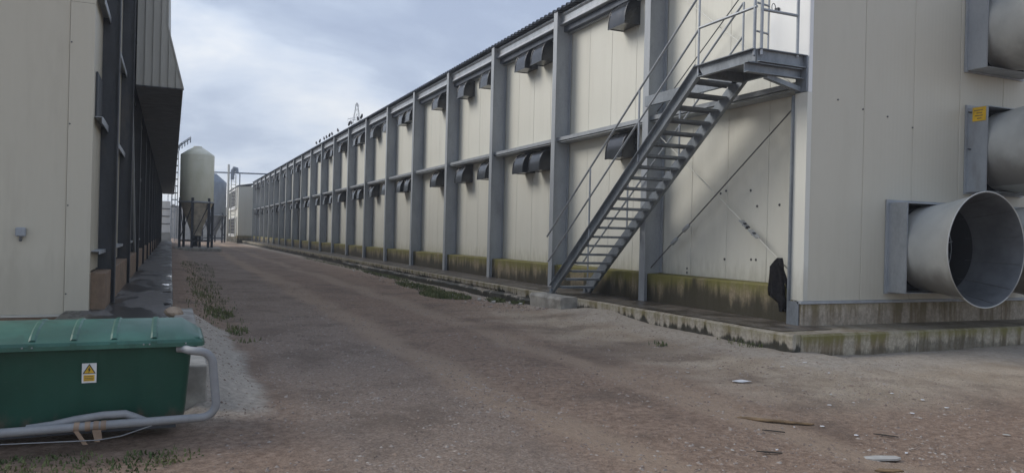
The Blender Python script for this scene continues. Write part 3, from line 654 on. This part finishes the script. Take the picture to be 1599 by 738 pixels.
# hood over the wall: ribbed front sheet, steep outer face, dark soffit
HY = 20.0
zb = 4.93; sec = [(-.83, zb), (.185, zb + .01), (-.18, 6.36), (-.19, 9.6), (-.83, 9.6)]
b = MB(); b.prism([(p[0], p[1]) for p in sec], 1, HY + .03, LY1)
bm = bmesh.new(); vs = [bm.verts.new(v) for v in b.v]
for f in b.f: bm.faces.new([vs[i] for i in f])
b2 = MB(); b2.bm(bm); part('canopy', b2, 'clad', left)
sof = MB(); sof.box(-.84, .17, HY + .05, LY1 - .01, zb - .02, zb - .003); part('soffit', sof, 'dark', left)
for k in range(6):
    x0 = -.83 + k * .17; x1 = x0 + .166
    def top(x): return 9.6 if x <= -.185 else (6.36 - (x + .18) / .365 * (6.36 - zb - .01))
    b = MB(); prof = [(x0, zb + .002), (x1, zb + .002), (x1, max(top(x1), zb + .01)), (x0, top(x0))]
    if x0 < -.185 < x1: prof = [(x0, zb + .002), (x1, zb + .002), (x1, top(x1)), (-.18, 6.36), (-.19, 9.6), (x0, 9.6)]
    b.prism(prof, 1, HY, HY + .028); o = part('cladding_sheet', b, 'clad', left)
    b = MB(); b.box(x0 + .004, x0 + .03, HY - .045, HY - .001, zb + .004, max(top(x0 + .03) - .01, zb + .05)); part('rib', b, 'clad', o)
b = MB(); b.beam((.188, HY - .01, zb), (-.178, HY - .01, 6.37), .03, .03, (0, 1, 0)); b.beam((-.178, HY - .01, 6.37), (-.188, HY - .01, 9.6), .03, .03, (0, 1, 0)); part('edge_trim', b, 'clad', left)
b = MB(); b.box(-.84, .2, HY - .03, HY + .03, zb - .028, zb - .002); part('bottom_trim', b, 'dark', left)
# walkway along the left house
b = MB(); rings = []
for i in range(290):
    y = 9.3 + i * .26; e = .04 + .02 * fbm(y, 1, .8, 3, 20)
    rings.append([(LX - .3, y, -.2), (LX - .3, y, .35), (e - .03, y, .345), (e, y, .32), (e + .02, y, -.2)])
b.loft(rings, smooth=False)
g = G('wet walkway concrete'); n = g.noise(1.1, 5, .6, (1.6, .5, 1)); fi = g.noise(16, 5, .65); pud = g.step(n, .47, .56)
c = g.mix(g.step(fi, .3, .7), (.085, .078, .07), (.16, .145, .13)); c = g.mix(pud, c, (.035, .033, .031))
g.bump(g.math('MULTIPLY', fi, g.math('SUBTRACT', 1.0, pud)), .3, .01); g.out(c, g.math('SUBTRACT', .8, g.math('MULTIPLY', pud, .5)), 0, .4); MT['walk'] = g.m
struct('walkway', b, 'walk')
# bright puddles on the walkway edge
MT['water'] = (lambda g: (g.bump(g.noise(3, 2), .02, .01), g.out((.02, .02, .02), .03, 0, .6))[1])(G('puddle water'))
for (xa, xb, y0, y1) in ((-.10, .03, 13.75, 14.1), (-.12, .03, 16.4, 16.75), (-.1, .03, 17.3, 17.7), (-.14, .03, 18.4, 19.0), (-.1, .03, 21.6, 22.4)):
    b = MB(); n = 20; ring = []
    for q in range(n):
        a = 2 * math.pi * q / n; k_ = 1 + .22 * math.sin(3 * a + y0) + .1 * math.sin(5 * a)
        ring.append(((xa + xb) / 2 + (xb - xa) / 2 * math.cos(a) * k_, (y0 + y1) / 2 + (y1 - y0) / 2 * math.sin(a) * k_, .3495))
    b.add(ring, [tuple(range(n))]); struct('puddle', b, 'water')
# slab end beyond the bin and the rough concrete fillet beside it
b = MB(); b.bbox(.062, .32, 7.3, 12.6, .0, .40, .012); solo('concrete_slab', b, 'block', 'pale concrete slab standing just behind the green bin', 'concrete slab', (-.3, 9.8, 0))
b = MB(); bm = bmesh.new(); bmesh.ops.create_icosphere(bm, subdivisions=2, radius=.5)
for v in bm.verts: v.co = Vector((v.co.x * .26, v.co.y * .3, v.co.z * .16)) * (1 + .25 * mnoise.noise(v.co * 2.3)) + Vector((.06, 11.75, .43))
b.bm(bm); solo('stone', b, 'rock', 'brown lump of stone lying on the pale slab behind the bin lid', 'stone', (.06, 11.75, .40))

# ------------------------------------------------------------------ green bin with tube frame
BX0, BX1, BY0, BY1 = -2.25, .165, 6.42, 7.12
binr = thing('storage_bin', 'long green fibreglass bin with a ribbed lid and a warning sticker', 'bin', (-1.0, 6.8, .03))
rings = []
def bring(z, ins):
    pts = []; x0, x1, y0, y1 = BX0 + ins, BX1 - ins, BY0 + ins * .6, BY1 - ins * .6; c_ = .05
    # front side with shallow upright ribs
    fx = [x0 + c_]
    for k in range(7):
        xr = BX1 - .30 - k * .34
        if xr - .12 > x0 + c_: fx += [xr - .085, xr - .07, xr + .07, xr + .085]
    fx = sorted(set(fx + [x1 - c_]))
    for xq in fx:
        d = 0
        for k in range(7):
            xr = BX1 - .30 - k * .34
            if abs(xq - xr) < .075: d = .012
        pts.append((xq, y0 - d, z))
    pts += [(x1 - c_ * .3, y0 + c_ * .3, z), (x1, y0 + c_, z), (x1, y1 - c_, z), (x1 - c_, y1, z), (x0 + c_, y1, z), (x0, y1 - c_, z), (x0, y0 + c_, z)]
    return pts
b = MB(); b.loft([bring(.14, .055), bring(.17, .04), bring(.70, .0), bring(.715, -.012)]); part('body', b, 'green', binr)
# lid: rim skirt plus domed top with cross ribs
b = MB(); LX0, LX1, LYa, LYb = BX0 - .07, .255, BY0 - .07, BY1 + .06
def lring(ins, z, dome=0): return [(x, y, z) for x, y in ((LX0 + ins + .03, LYa + ins), (LX1 - ins - .06, LYa + ins), (LX1 - ins - .015, LYa + ins + .02), (LX1 - ins, LYa + ins + .07), (LX1 - ins, LYb - ins - .07), (LX1 - ins - .06, LYb - ins), (LX0 + ins + .03, LYb - ins), (LX0 + ins, LYb - ins - .03), (LX0 + ins, LYa + ins + .03))]
b.loft([lring(.012, .700), lring(0, .705), lring(0, .735), lring(.012, .758), lring(.035, .768)], smooth=False, cap=False)
prof = [(LYa + .035, .768), (LYa + .10, .80), (LYa + .22, .835), (LYa + .36, .858), (LYa + .50, .868), (LYa + .64, .860), (LYb - .10, .845), (LYb - .035, .768)]
secs = [(LX0 + .035, -.0, .0), (LX0 + .12, 1, 1), (LX1 - .16, 1, 1), (LX1 - .035, 0, 0)]
b.loft([[(xv, p[0], .768 + (p[1] - .768) * f) for p in prof] for xv, f, _ in secs], close=False, cap=False, smooth=True)
lid = part('lid', b, 'lid', binr)
for xv in (-2.0, -1.63, -1.26, -.89, -.63, -.37, -.10):
    b = MB(); b.loft([[(xv + dx, p[0], p[1] + dzz) for dx, dzz in ((-.03, -.004), (-.012, .009), (.012, .009), (.03, -.004))] for p in prof[:-1]], close=False, cap=False, smooth=False)
    b.loft([[(xv - .02, LYa - .004, .715), (xv + .02, LYa - .004, .715)], [(xv - .02, LYa - .004, .75), (xv + .02, LYa - .004, .75)]], close=False, cap=False); part('rib', b, 'lid', lid)
for xv in (-.945, -.885, -.17, -.13, .12): b = MB(); b.tube([(xv, LYa - .008, .73), (xv, LYa + .01, .73)], .006, 8); part('rivet', b, 'tube', lid)
b = MB(); b.box(.165, .20, LYa + .02, LYa + .05, .675, .70); part('latch', b, 'dark', binr)
# sticker
sy = BY0 - .011; 
b = MB(); b.box(-.575, -.480, sy - .013, sy - .006, .455, .598); st = part('warning_sticker', b, 'sticker', binr)
def tri(s_, yv, mat, name, cz=.555):
    b = MB(); cx_ = -.5275; b.prism([(cx_ - s_, cz - s_ * .6), (cx_ + s_, cz - s_ * .6), (cx_, cz + s_ * 1.1)], 1, yv - .001, yv); return part(name, b, mat, st)
tri(.043, sy - .0135, 'black', 'warning_triangle', .548); tri(.033, sy - .0150, 'yellow', 'triangle_fill', .547)
b = MB(); b.prism([(-.524, .577), (-.536, .548), (-.5285, .549), (-.533, .527), (-.517, .556), (-.525, .555)], 1, sy - .0176, sy - .0166); part('bolt_symbol', b, 'black', st)
b = MB(); b.box(-.563, -.492, sy - .0150, sy - .0135, .468, .513); pl = part('yellow_label', b, 'yellow', st)
b = MB()
for q in range(3): b.box(-.557, -.500 + .004 * (q % 2), sy - .0162, sy - .0155, .476 + q * .012, .481 + q * .012)
part('label_print', b, 'wood', st)
# bent tube frame in front and round the end
TY = 6.24; tr = .031
def arc3(c_, r_, a0, a1, n=7): return [(c_[0] + r_ * math.cos(R(a0 + (a1 - a0) * q / n)), TY, c_[1] + r_ * math.sin(R(a0 + (a1 - a0) * q / n))) for q in range(n + 1)]
pts = [(-2.4, TY, .155)] + [(-1.2, TY, .165)] + arc3((.235, .285), .105, -90, 0) + arc3((.205, .575), .105, 10, 90) + [(.15, TY + .04, .682), (.10, TY + .16, .684), (.06, BY0 - .01, .684)]
b = MB(); b.tube(pts, tr, 14); fr = part('tube_frame', b, 'tube', binr)
b = MB(); b.tube([(-.90, TY + .06, .17), (-.74, TY + .06, .185), (-.60, TY + .06, .212), (-.42, TY + .06, .232), (-.28, TY + .06, .232), (-.21, TY + .06, .20), (-.15, TY + .06, .17)], .028, 10); part('skid_tube', b, 'tube', binr)
for xv, tl in ((-.585, .28), (-.515, -.06), (-.462, .10), (-.415, .0)):
    b = MB(); b.loft([[(xv + dx + tl * (.165 + zo * 1.02 - .17) * .3, TY + yo, .1725 + zo) for dx in (-.017, .017)] for yo, zo in [((tr + .004) * math.cos(R(a)), (tr + .004) * math.sin(R(a))) for a in range(0, 361, 30)]], close=False, cap=False); part('tape_wrap', b, 'tape', fr)
for xv, tl, l_ in ((-.585, .06, .10), (-.445, .01, .07), (-.47, .02, .085)):
    b = MB(); b.loft([[(xv + tl * t - .016, TY - tr - .003, .15 - l_ * t), (xv + tl * t + .016, TY - tr - .003 - .004, .15 - l_ * t), (xv + tl * t + .016, TY - tr - .001, .15 - l_ * t), (xv + tl * t - .016, TY - tr + .001, .15 - l_ * t)] for t in (0, .4, .7, 1)], smooth=False); part('tape_end', b, 'tape', fr)
b = MB(); b.tube([(-2.2, TY - .02, .115), (-1.1, TY - .04, .10), (-.62, TY - .045, .085), (-.45, TY - .04, .078), (-.30, TY - .04, .095), (-.1, TY - .02, .15)], .004, 6); part('cord', b, 'tube', fr)
for xv in (-1.9, -.2):
    b = MB(); b.tube([(xv - .05, 6.75, .115), (xv + .05, 6.75, .115)], .095, 16); b.tube([(xv, 6.6, .145), (xv, 6.9, .145)], .03, 8); part('castor', b, 'black', binr)
b = MB(); b.box(BX0 + .1, BX1 - .1, 6.5, 7.05, .06, .138); part('underframe', b, 'dark', binr)

# ------------------------------------------------------------------ silos
def silo(x, y, r_, z0, zc, zs, zt, label, mats, base=.25):
    t = thing('feed_silo', label, 'silo', (x, y, z0), 'feed silos at the end of the lane'); n = 40
    ring = lambda rr, z: [(x + rr * math.cos(2 * math.pi * q / n), y + rr * math.sin(2 * math.pi * q / n), z) for q in range(n)]
    b = MB(); b.loft([ring(r_ * .99, zc), ring(r_, zc + .05), ring(r_, zs - .05), ring(r_ * .985, zs)], cap=False)
    for z in np.arange(zc + 1.0, zs - .3, 1.05): b.loft([ring(r_ + .001, z - .02), ring(r_ + .015, z), ring(r_ + .001, z + .02)], cap=False)
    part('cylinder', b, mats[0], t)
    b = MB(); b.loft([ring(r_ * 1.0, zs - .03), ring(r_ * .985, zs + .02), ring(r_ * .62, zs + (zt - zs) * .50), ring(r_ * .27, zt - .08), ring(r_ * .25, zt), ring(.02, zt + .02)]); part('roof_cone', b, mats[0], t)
    b = MB(); b.loft([ring(r_ * .985, zc + .02), ring(r_ * .34, zc - (zc - z0) * .62), ring(r_ * .32, zc - (zc - z0) * .74)]); part('hopper', b, mats[1], t)
    b = MB(); b.loft([ring(r_ * 1.02, zc - .08), ring(r_ * 1.07, zc - .06), ring(r_ * 1.07, zc + .04), ring(r_ * 1.02, zc + .06)], cap=False); part('ring_beam', b, 'steel', t)
    for q in range(6):
        a = 2 * math.pi * (q + .25) / 6; px, py = x + r_ * .99 * math.cos(a), y + r_ * .99 * math.sin(a); b = MB(); b.box(px - .09, px + .09, py - .09, py + .09, z0, zc + .3); part('leg', b, 'dark', t)
    for q in range(6):
        a, a2 = 2 * math.pi * (q + .25) / 6, 2 * math.pi * (q + 1.25) / 6; b = MB(); b.beam((x + r_ * .98 * math.cos(a), y + r_ * .98 * math.sin(a), z0 + .5), (x + r_ * .98 * math.cos(a2), y + r_ * .98 * math.sin(a2), z0 + .5), .08, .10); b.beam((x + r_ * .98 * math.cos(a), y + r_ * .98 * math.sin(a), z0 + .6), (x + r_ * .98 * math.cos(a2), y + r_ * .98 * math.sin(a2), zc - .2), .05, .05); part('leg_tie', b, 'dark', t)
    return t
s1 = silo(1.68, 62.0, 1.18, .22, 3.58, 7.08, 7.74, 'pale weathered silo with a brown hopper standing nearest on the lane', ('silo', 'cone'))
b = MB(); b.tube([(1.62, 61.9, .3), (1.62, 61.9, 1.3)], .22, 12); part('outlet_boot', b, 'black', s1)
# ladder and safety cage
b = MB()
for dy in (-.2, .2): b.tube([(.36, 61.6 + dy, .9), (.36, 61.6 + dy, 7.3), (.55, 61.6 + dy, 7.9)], .025, 6)
for q in range(22): b.tube([(.36, 61.4, 1.0 + q * .3), (.36, 61.8, 1.0 + q * .3)], .016, 5)
part('ladder', b, 'steel', s1)
b = MB()
for q in range(9):
    z = 3.2 + q * .5; b.tube([(.36 - .38 * math.sin(a), 61.6 + .33 * math.cos(a), z) for a in [math.pi * k / 8 for k in range(9)]], .028, 5)
for k in range(1, 8, 2): a = math.pi * k / 8; b.tube([(.36 - .38 * math.sin(a), 61.6 + .33 * math.cos(a), 3.2), (.36 - .38 * math.sin(a), 61.6 + .33 * math.cos(a), 7.2)], .014, 5)
for q in range(5):      # cage hoops curling over the roof
    t_ = q / 4; cxh, czh = .40 + .75 * t_, 7.35 + .62 * t_
    b.tube([(cxh, 61.6 + .33 * math.cos(a), czh + .40 * math.sin(a)) for a in [math.pi * k / 8 for k in range(9)]], .034, 5)
for k in (2, 4, 6): a = math.pi * k / 8; b.tube([(.0 + .36 - .38 * math.sin(a) * .6, 61.6 + .33 * math.cos(a), 7.2), (.40, 61.6 + .33 * math.cos(a), 7.35 + .4 * math.sin(a)), (1.15, 61.6 + .33 * math.cos(a), 7.97 + .4 * math.sin(a))], .028, 5)
part('safety_cage', b, 'steel', s1)
b = MB(); b.bbox(.2, 3.4, 59.9, 64.5, -.1, .22, .03); solo('silo_base', b, 'block', 'low pale concrete base under the nearest silo', 'concrete base', (1.8, 62, 0))
s2 = silo(4.3, 95, 1.45, .1, 3.2, 7.0, 8.0, 'grey blue corrugated silo half hidden behind the pale silo', ('silo2', 'silo2'))
# ------------------------------------------------------------------ end building with inlet openings
eb = thing('end_annex', 'low cream annex with dark framed openings at the far end of the lane', 'building', (8, 97.6, 0))
b = MB(); b.box(7.27, 9.15, 97.6, 114, .9, 6.85); part('wall', b, 'panel', eb)
b = MB(); b.box(7.22, 9.14, 97.55, 114.05, -.1, .9); part('plinth', b, 'plinth', eb)
b = MB(); b.prism([(7.1, 6.85), (9.3, 7.25), (9.3, 7.32), (7.1, 6.92)], 1, 97.4, 114.2); part('roof', b, 'roof', eb)
for z0, z1 in ((1.1, 3.0), (4.5, 6.5)):
    b = MB(); b.box(7.18, 7.265, 99.2, 112.5, z0, z1); o = part('opening', b, 'black', eb)
    b = MB(); b.box(7.12, 7.262, 98.9, 99.19, z0 - .2, z1 + .2); b.box(7.12, 7.262, 112.51, 112.9, z0 - .2, z1 + .2); b.box(7.12, 7.262, 99.2, 112.5, z0 - .35, z0 - .01); b.box(7.12, 7.262, 99.2, 112.5, z1 + .01, z1 + .2); part('frame', b, 'white', o)
# overhead feed pipe
pr = thing('feed_pipe', 'grey overhead feed pipe running from the silo to the house roof', 'pipe', (6.1, 98, 0))
b = MB(); b.tube([(4.3, 98, 8.38), (11.5, 98, 8.5)], .09, 8); part('pipe_run', b, 'silo2', pr)
b = MB(); b.tube([(6.12, 98, .2), (6.12, 98, 9.4)], .13, 8); part('riser', b, 'flash', pr)
b = MB(); b.tube([(6.55, 98, 7.6), (6.6, 98, 8.7), (6.75, 98, 9.0), (7.0, 98, 8.95), (7.1, 98, 8.4)], [.2, .24, .26, .24, .18], 10); part('elbow', b, 'silo2', pr)
b = MB(); b.tube([(7.4, 98, 6.9), (7.4, 98, 8.4)], .07, 6); part('post', b, 'silo2', pr)
b = MB()
for dx in (6.45, 6.95): b.tube([(dx, 97.9, .2), (dx, 97.9, 8.2)], .05, 5)
for q in range(20): b.tube([(6.45, 97.9, .6 + q * .4), (6.95, 97.9, .6 + q * .4)], .035, 5)
part('ladder', b, 'flash', pr)
# white block and pale wall at the far end of the walkway
wb = thing('white_kiosk', 'small white panelled kiosk at the far end of the dark walkway', 'kiosk', (-.7, 84, .35))
b = MB(); b.bbox(-1.3, -.12, 84, 86.5, 1.15, 4.3, .03); part('wall', b, 'white', wb)
for zv in (2.0, 2.75, 3.5): b = MB(); b.box(-1.28, -.14, 83.96, 83.995, zv, zv + .07); part('panel_joint', b, 'dark', wb)
b = MB(); b.box(-1.35, -.08, 83.9, 86.6, .2, 1.15); part('base', b, 'grey_render', wb)
fw_ = thing('boundary_wall', 'pale distant boundary wall closing the view behind the silos', 'wall', (0, 125, 0))
b = MB(); b.box(-12, 18, 125, 125.4, -.2, 5.0); part('wall', b, 'grey_render', fw_)
for k in range(10): b = MB(); b.box(-12 + k * 3, -11.6 + k * 3, 124.9, 124.99, -.2, 5.2); part('pier', b, 'grey_render', fw_)
b = MB()
for k in range(3): b.tube([(-.4 + k * .35, 90, 0), (-.4 + k * .35, 90, 5.2 + k * .4)], .04, 6)
for zv in (2.6, 3.4): b.tube([(-.4, 90, zv), (.3, 90, zv)], .03, 5)
solo('pole_rack', b, 'silo2', 'thin grey poles standing beside the white kiosk', 'poles', (-.05, 90, 0))

# ------------------------------------------------------------------ lattice pylon beyond the roof
pyl = thing('pylon', 'lattice electricity pylon rising beyond the house roof', 'pylon', (65.3, 300, 0))
b = MB()
def wd(z): return min(3.4, .22 + (52.3 - z) * .145)
lv = [0, 8, 15, 21, 26.5, 31.5, 36, 40, 43.5, 46.3, 48.6, 50.4, 52.3]
for i in range(len(lv) - 1):
    a, c_ = wd(lv[i]), wd(lv[i + 1])
    cs = [(-1, -1), (1, -1), (1, 1), (-1, 1)]
    for q in range(4):
        p0, p1 = cs[q], cs[(q + 1) % 4]
        A = Vector((65.3 + p0[0] * a, 300 + p0[1] * a, lv[i])); B = Vector((65.3 + p0[0] * c_, 300 + p0[1] * c_, lv[i + 1])); C_ = Vector((65.3 + p1[0] * a, 300 + p1[1] * a, lv[i])); D = Vector((65.3 + p1[0] * c_, 300 + p1[1] * c_, lv[i + 1]))
        b.tube([A, B], .075, 4); b.tube([A, D], .04, 4); b.tube([C_, B], .04, 4)
part('tower', b, 'dark', pyl)
for zc_, hw in ((45.8, 3.4), (51.4, .7), (40.5, 4.6)):
    b = MB()
    for sg in (-1, 1):
        b.tube([(65.3, 300, zc_ + .9), (65.3 + sg * hw, 300, zc_)], .09, 4); b.tube([(65.3, 300, zc_ - .2), (65.3 + sg * hw, 300, zc_)], .09, 4); b.tube([(65.3 + sg * hw, 300, zc_), (65.3 + sg * hw, 300, zc_ - 1.6)], .05, 4)
    part('crossarm', b, 'dark', pyl)

# ------------------------------------------------------------------ gravel, grass, litter
def scatter(n, fn, seed):
    r_ = np.random.RandomState(seed); return fn(r_, n)
base = np.array([(0, 0, 1), (1, 0, .1), (.3, .95, 0), (-.8, .6, .1), (-.8, -.6, 0), (.3, -.95, .1), (0, 0, -.7)], float)
bf = [(0, 1, 2), (0, 2, 3), (0, 3, 4), (0, 4, 5), (0, 5, 1)]
def stones(name, pts, sizes, mat, seed):
    r_ = np.random.RandomState(seed); n = len(pts); a = r_.rand(n) * 6.283; ca, sa = np.cos(a), np.sin(a)
    v = base[None, :6] * (.65 + .7 * r_.rand(n, 6, 1)); s = sizes[:, None, None] * np.stack([1 + .4 * r_.rand(n), .7 + .3 * r_.rand(n), .45 + .35 * r_.rand(n)], 1)[:, None, :]
    v = v * s; x_ = v[..., 0] * ca[:, None] - v[..., 1] * sa[:, None]; y_ = v[..., 0] * sa[:, None] + v[..., 1] * ca[:, None]
    vv = np.stack([x_ + pts[:, None, 0], y_ + pts[:, None, 1], v[..., 2] + pts[:, None, 2]], -1).reshape(-1, 3)
    ff = (np.array(bf)[None] + (np.arange(n) * 6)[:, None, None]).reshape(-1, 3)
    me = bpy.data.meshes.new(name); me.from_pydata(vv.tolist(), [], ff.tolist()); me.materials.append(mat)
    o = bpy.data.objects.new(name, me); COL.objects.link(o); o['kind'] = 'stuff'; return o
def m_stone(name, pal):
    g = G(name); n = g.n.new('ShaderNodeValToRGB'); n.color_ramp.interpolation = 'CONSTANT'
    wn = g.n.new('ShaderNodeTexWhiteNoise'); mp = g.n.new('ShaderNodeVectorMath'); mp.operation = 'SNAP'; g.link(g.pos, mp.inputs[0]); mp.inputs[1].default_value = (.06, .06, 1)
    g.link(mp.outputs[0], wn.inputs['Vector']); e = n.color_ramp.elements
    while len(e) < len(pal): e.new(.5)
    for i, c_ in enumerate(pal): e[i].position = i / len(pal); e[i].color = (*c_, 1)
    g.link(wn.outputs['Value'], n.inputs[0]); return g.out(n.outputs[0], .85, 0, .3)
MT['stones'] = m_stone('mixed gravel', [(.25, .195, .155), (.31, .26, .22), (.17, .128, .10), (.28, .21, .16), (.37, .32, .275), (.20, .15, .12)])
MT['palestone'] = m_stone('pale chips', [(.36, .32, .28), (.31, .27, .23), (.44, .41, .38), (.33, .28, .24)])
rs = np.random.RandomState(5); P = []; S = []
def drop(n, x0, x1, y0, y1, keep, s0, s1, p=2.2):
    k = 0
    for _ in range(n):
        x_, y_ = x0 + (x1 - x0) * rs.rand(), y0 + (y1 - y0) * rs.rand() ** p
        if rs.rand() < keep(x_, y_): P.append((x_, y_, ground_h(x_, y_) - .002)); S.append(s0 + (s1 - s0) * rs.rand() ** 2.5)
drop(95000, .3, 7.6, 3.0, 24, lambda x_, y_: (.85 if x_ < 3.2 else .45) * max(.12, min(1, .55 + 1.1 * fbm(x_, y_, .8, 3, 31))), .005, .021, 1.7)
drop(14000, 2.0, 9.5, 2.6, 7.6, lambda x_, y_: .5 * max(.1, min(1, .5 + 1.3 * fbm(x_, y_, .9, 3, 33))), .004, .016, 1.0)
drop(1500, 6.2, 7.7, 14.5, 30, lambda x_, y_: .8, .012, .05, 1.3)
stones('gravel', np.array(P), np.array(S), MT['stones'], 3)
P.clear(); S.clear()
drop(700, .4, 8, 2.8, 22, lambda x_, y_: .5 if x_ < 3.5 else .2, .005, .016, 1.8)
drop(90, 6.4, 7.6, 15.5, 24, lambda x_, y_: .8, .015, .05, 1)
stones('pale_chips', np.array(P), np.array(S), MT['palestone'], 4)

def grass(name, spots, seed, hmin, hmax, mat='grassm'):
    r_ = np.random.RandomState(seed); vs = []; fs = []
    for (cx_, cy_, rx, ry, n) in spots:
        for _ in range(n):
            a = r_.rand() * 6.283; q = math.sqrt(r_.rand()); x_, y_ = cx_ + rx * q * math.cos(a), cy_ + ry * q * math.sin(a)
            if fbm(x_, y_, 2.2, 2, 40) < -.25: continue
            z_ = ground_h(x_, y_) - .005; h = hmin + (hmax - hmin) * r_.rand() ** 1.5; b_ = r_.rand() * 6.283; le = h * (.2 + .7 * r_.rand()); wd_ = .004 + .006 * r_.rand()
            dx, dy = math.cos(b_), math.sin(b_); o = len(vs)
            vs += [(x_ - dy * wd_, y_ + dx * wd_, z_), (x_ + dy * wd_, y_ - dx * wd_, z_), (x_ + dx * le * .45 + dy * wd_ * .8, y_ + dy * le * .45 - dx * wd_ * .8, z_ + h * .7), (x_ + dx * le * .45 - dy * wd_ * .8, y_ + dy * le * .45 + dx * wd_ * .8, z_ + h * .7), (x_ + dx * le, y_ + dy * le, z_ + h)]
            fs += [(o, o + 1, o + 2, o + 3), (o + 3, o + 2, o + 4)]
    me = bpy.data.meshes.new(name); me.from_pydata(vs, [], fs); me.materials.append(MT[mat]); o = bpy.data.objects.new(name, me); COL.objects.link(o); o['kind'] = 'stuff'
g = G('grass blades'); n = g.noise(3, 4, .6); g.out(g.mix(g.step(n, .3, .7), (.055, .082, .026), (.165, .175, .070)), .7, 0, .25); MT['grassm'] = g.m
grass('grass', [(.84, 15.3, .26, .9, 620), (.97, 12.8, .2, .45, 260), (.80, 18.5, .35, 2.5, 420), (.85, 23, .45, 3.5, 550), (.95, 33, .6, 7, 800), (1.05, 11.9, .2, .4, 90), (.8, 17, .5, 5, 400)], 1, .015, .10)
grass('grass', [(6.6, 19.2, .55, 1.4, 3000), (6.9, 22.5, .4, 2.2, 2200), (7.3, 17.4, .22, .45, 700), (7.45, 16.4, .12, .3, 300), (7.3, 28, .25, 3.5, 1500), (7.4, 40, .2, 9, 900)], 2, .03, .11)
grass('grass', [(-.7, 5.85, .8, .38, 900), (-1.2, 5.6, .5, .4, 500), (-.1, 5.9, .35, .2, 120)], 3, .012, .045)
grass('grass', [(6.75, 9.7, .16, .12, 260), (7.7, 9.0, .1, .6, 60)], 4, .03, .10)

# litter
def flat(name, cx_, cy_, pts, th, mat, label, cat, rot=0, tilt=0, group=None, wav=.0):
    b = MB(); z0 = ground_h(cx_, cy_) + .012; c_, s_ = math.cos(rot), math.sin(rot)
    P_ = [(cx_ + p[0] * c_ - p[1] * s_, cy_ + p[0] * s_ + p[1] * c_, p[0] * tilt + wav * math.sin(p[0] * 40 + p[1] * 30)) for p in pts]
    b.loft([[(p[0], p[1], z0 + p[2] + h) for p in P_] for h in (0, th)], smooth=False); return solo(name, b, mat, label, cat, (cx_, cy_, z0), group)
def blob(l_, w_, n=14, seed=0, j=.18):
    r_ = random.Random(seed); return [(l_ / 2 * math.cos(2 * math.pi * q / n) * (1 + r_.uniform(-j, j)), w_ / 2 * math.sin(2 * math.pi * q / n) * (1 + r_.uniform(-j, j))) for q in range(n)]
flat('paper_scrap', 5.95, 6.90, blob(.20, .11, 16, 3, .3), .006, 'paper', 'torn white paper scrap on the bare tan dirt', 'paper', -.35, .05, wav=.006)
flat('wooden_board', 5.06, 5.42, [(-.33, -.03), (-.1, -.045), (.32, -.02), (.34, .015), (.05, .04), (-.3, .035)], .010, 'wood', 'splintered thin brown wooden board lying on the ground', 'board', -.83, .02)
flat('broken_slate', 4.95, 4.17, [(-.13, -.03), (-.06, -.055), (.10, -.05), (.14, -.02), (.12, .03), (-.02, .05), (-.12, .03)], .014, 'greyboard', 'pale grey flat broken sheet on the gravel, largest piece of litter', 'broken sheet', -.4, .04)
flat('broken_slate', 4.63, 3.84, [(-.10, -.02), (.02, -.035), (.10, -.015), (.09, .02), (-.05, .03)], .010, 'wood', 'thin brown offcut on the gravel below the pale broken sheet', 'offcut', -.5, .02)
for i, (px, py) in enumerate(((4.75, 5.1), (4.2, 4.55), (5.5, 4.6))):
    flat('dark_twig', px, py, [(-.09, -.006), (.02, -.012), (.10, -.004), (.08, .006), (-.02, .010)], .008, 'leaf', ['dark twig just below the brown wooden board', 'dark twig left of the pale broken sheet', 'dark twig just above the pale broken sheet'][i], 'twig', rnd.uniform(-1.2, .4), 0, 'dark twigs on the gravel')
for i in range(20):
    px, py = rnd.uniform(2.5, 7.5), 3.6 + 4.5 * rnd.random()
    flat('litter_bit', px, py, blob(rnd.uniform(.02, .07), rnd.uniform(.015, .04), 8, i, .3), .004, 'paper' if i % 3 else 'greyboard', 'tiny white scrap scattered on the dirt', 'litter', rnd.uniform(0, 3), rnd.uniform(-.1, .1), 'white scraps scattered over the yard')
for i, (px, py) in enumerate(((6.75, 18.8), (7.0, 17.7), (7.25, 17.3), (7.1, 17.0), (7.3, 16.5), (7.35, 16.0), (6.9, 31.5), (7.2, 30.0))):
    flat('rubbish_piece', px, py, blob(.13, .07, 10, i + 50, .35), .03, 'greyboard', ['sixth', 'fifth', 'fourth', 'third', 'second', 'first', 'eighth and farthest', 'seventh'][i] + ' scrap of pale rubbish along the kerb, counted from the stair block', 'rubbish', rnd.uniform(0, 3), rnd.uniform(-.2, .2), 'pale rubbish along the kerb', wav=.02)

# ------------------------------------------------------------------ thin damp air over the yard
b = MB(); b.box(-45, 95, -12, 320, -1.4, 54)
hz = bpy.data.materials.new('haze'); hz.use_nodes = True; t_ = hz.node_tree; t_.nodes.clear()
pv = t_.nodes.new('ShaderNodeVolumePrincipled'); pv.inputs['Color'].default_value = (.86, .90, .96, 1); pv.inputs['Density'].default_value = .0016; pv.inputs['Anisotropy'].default_value = .2
ho_ = t_.nodes.new('ShaderNodeOutputMaterial'); t_.links.new(pv.outputs[0], ho_.inputs['Volume']); MT['haze'] = hz
struct('haze', b, 'haze', kind='stuff')
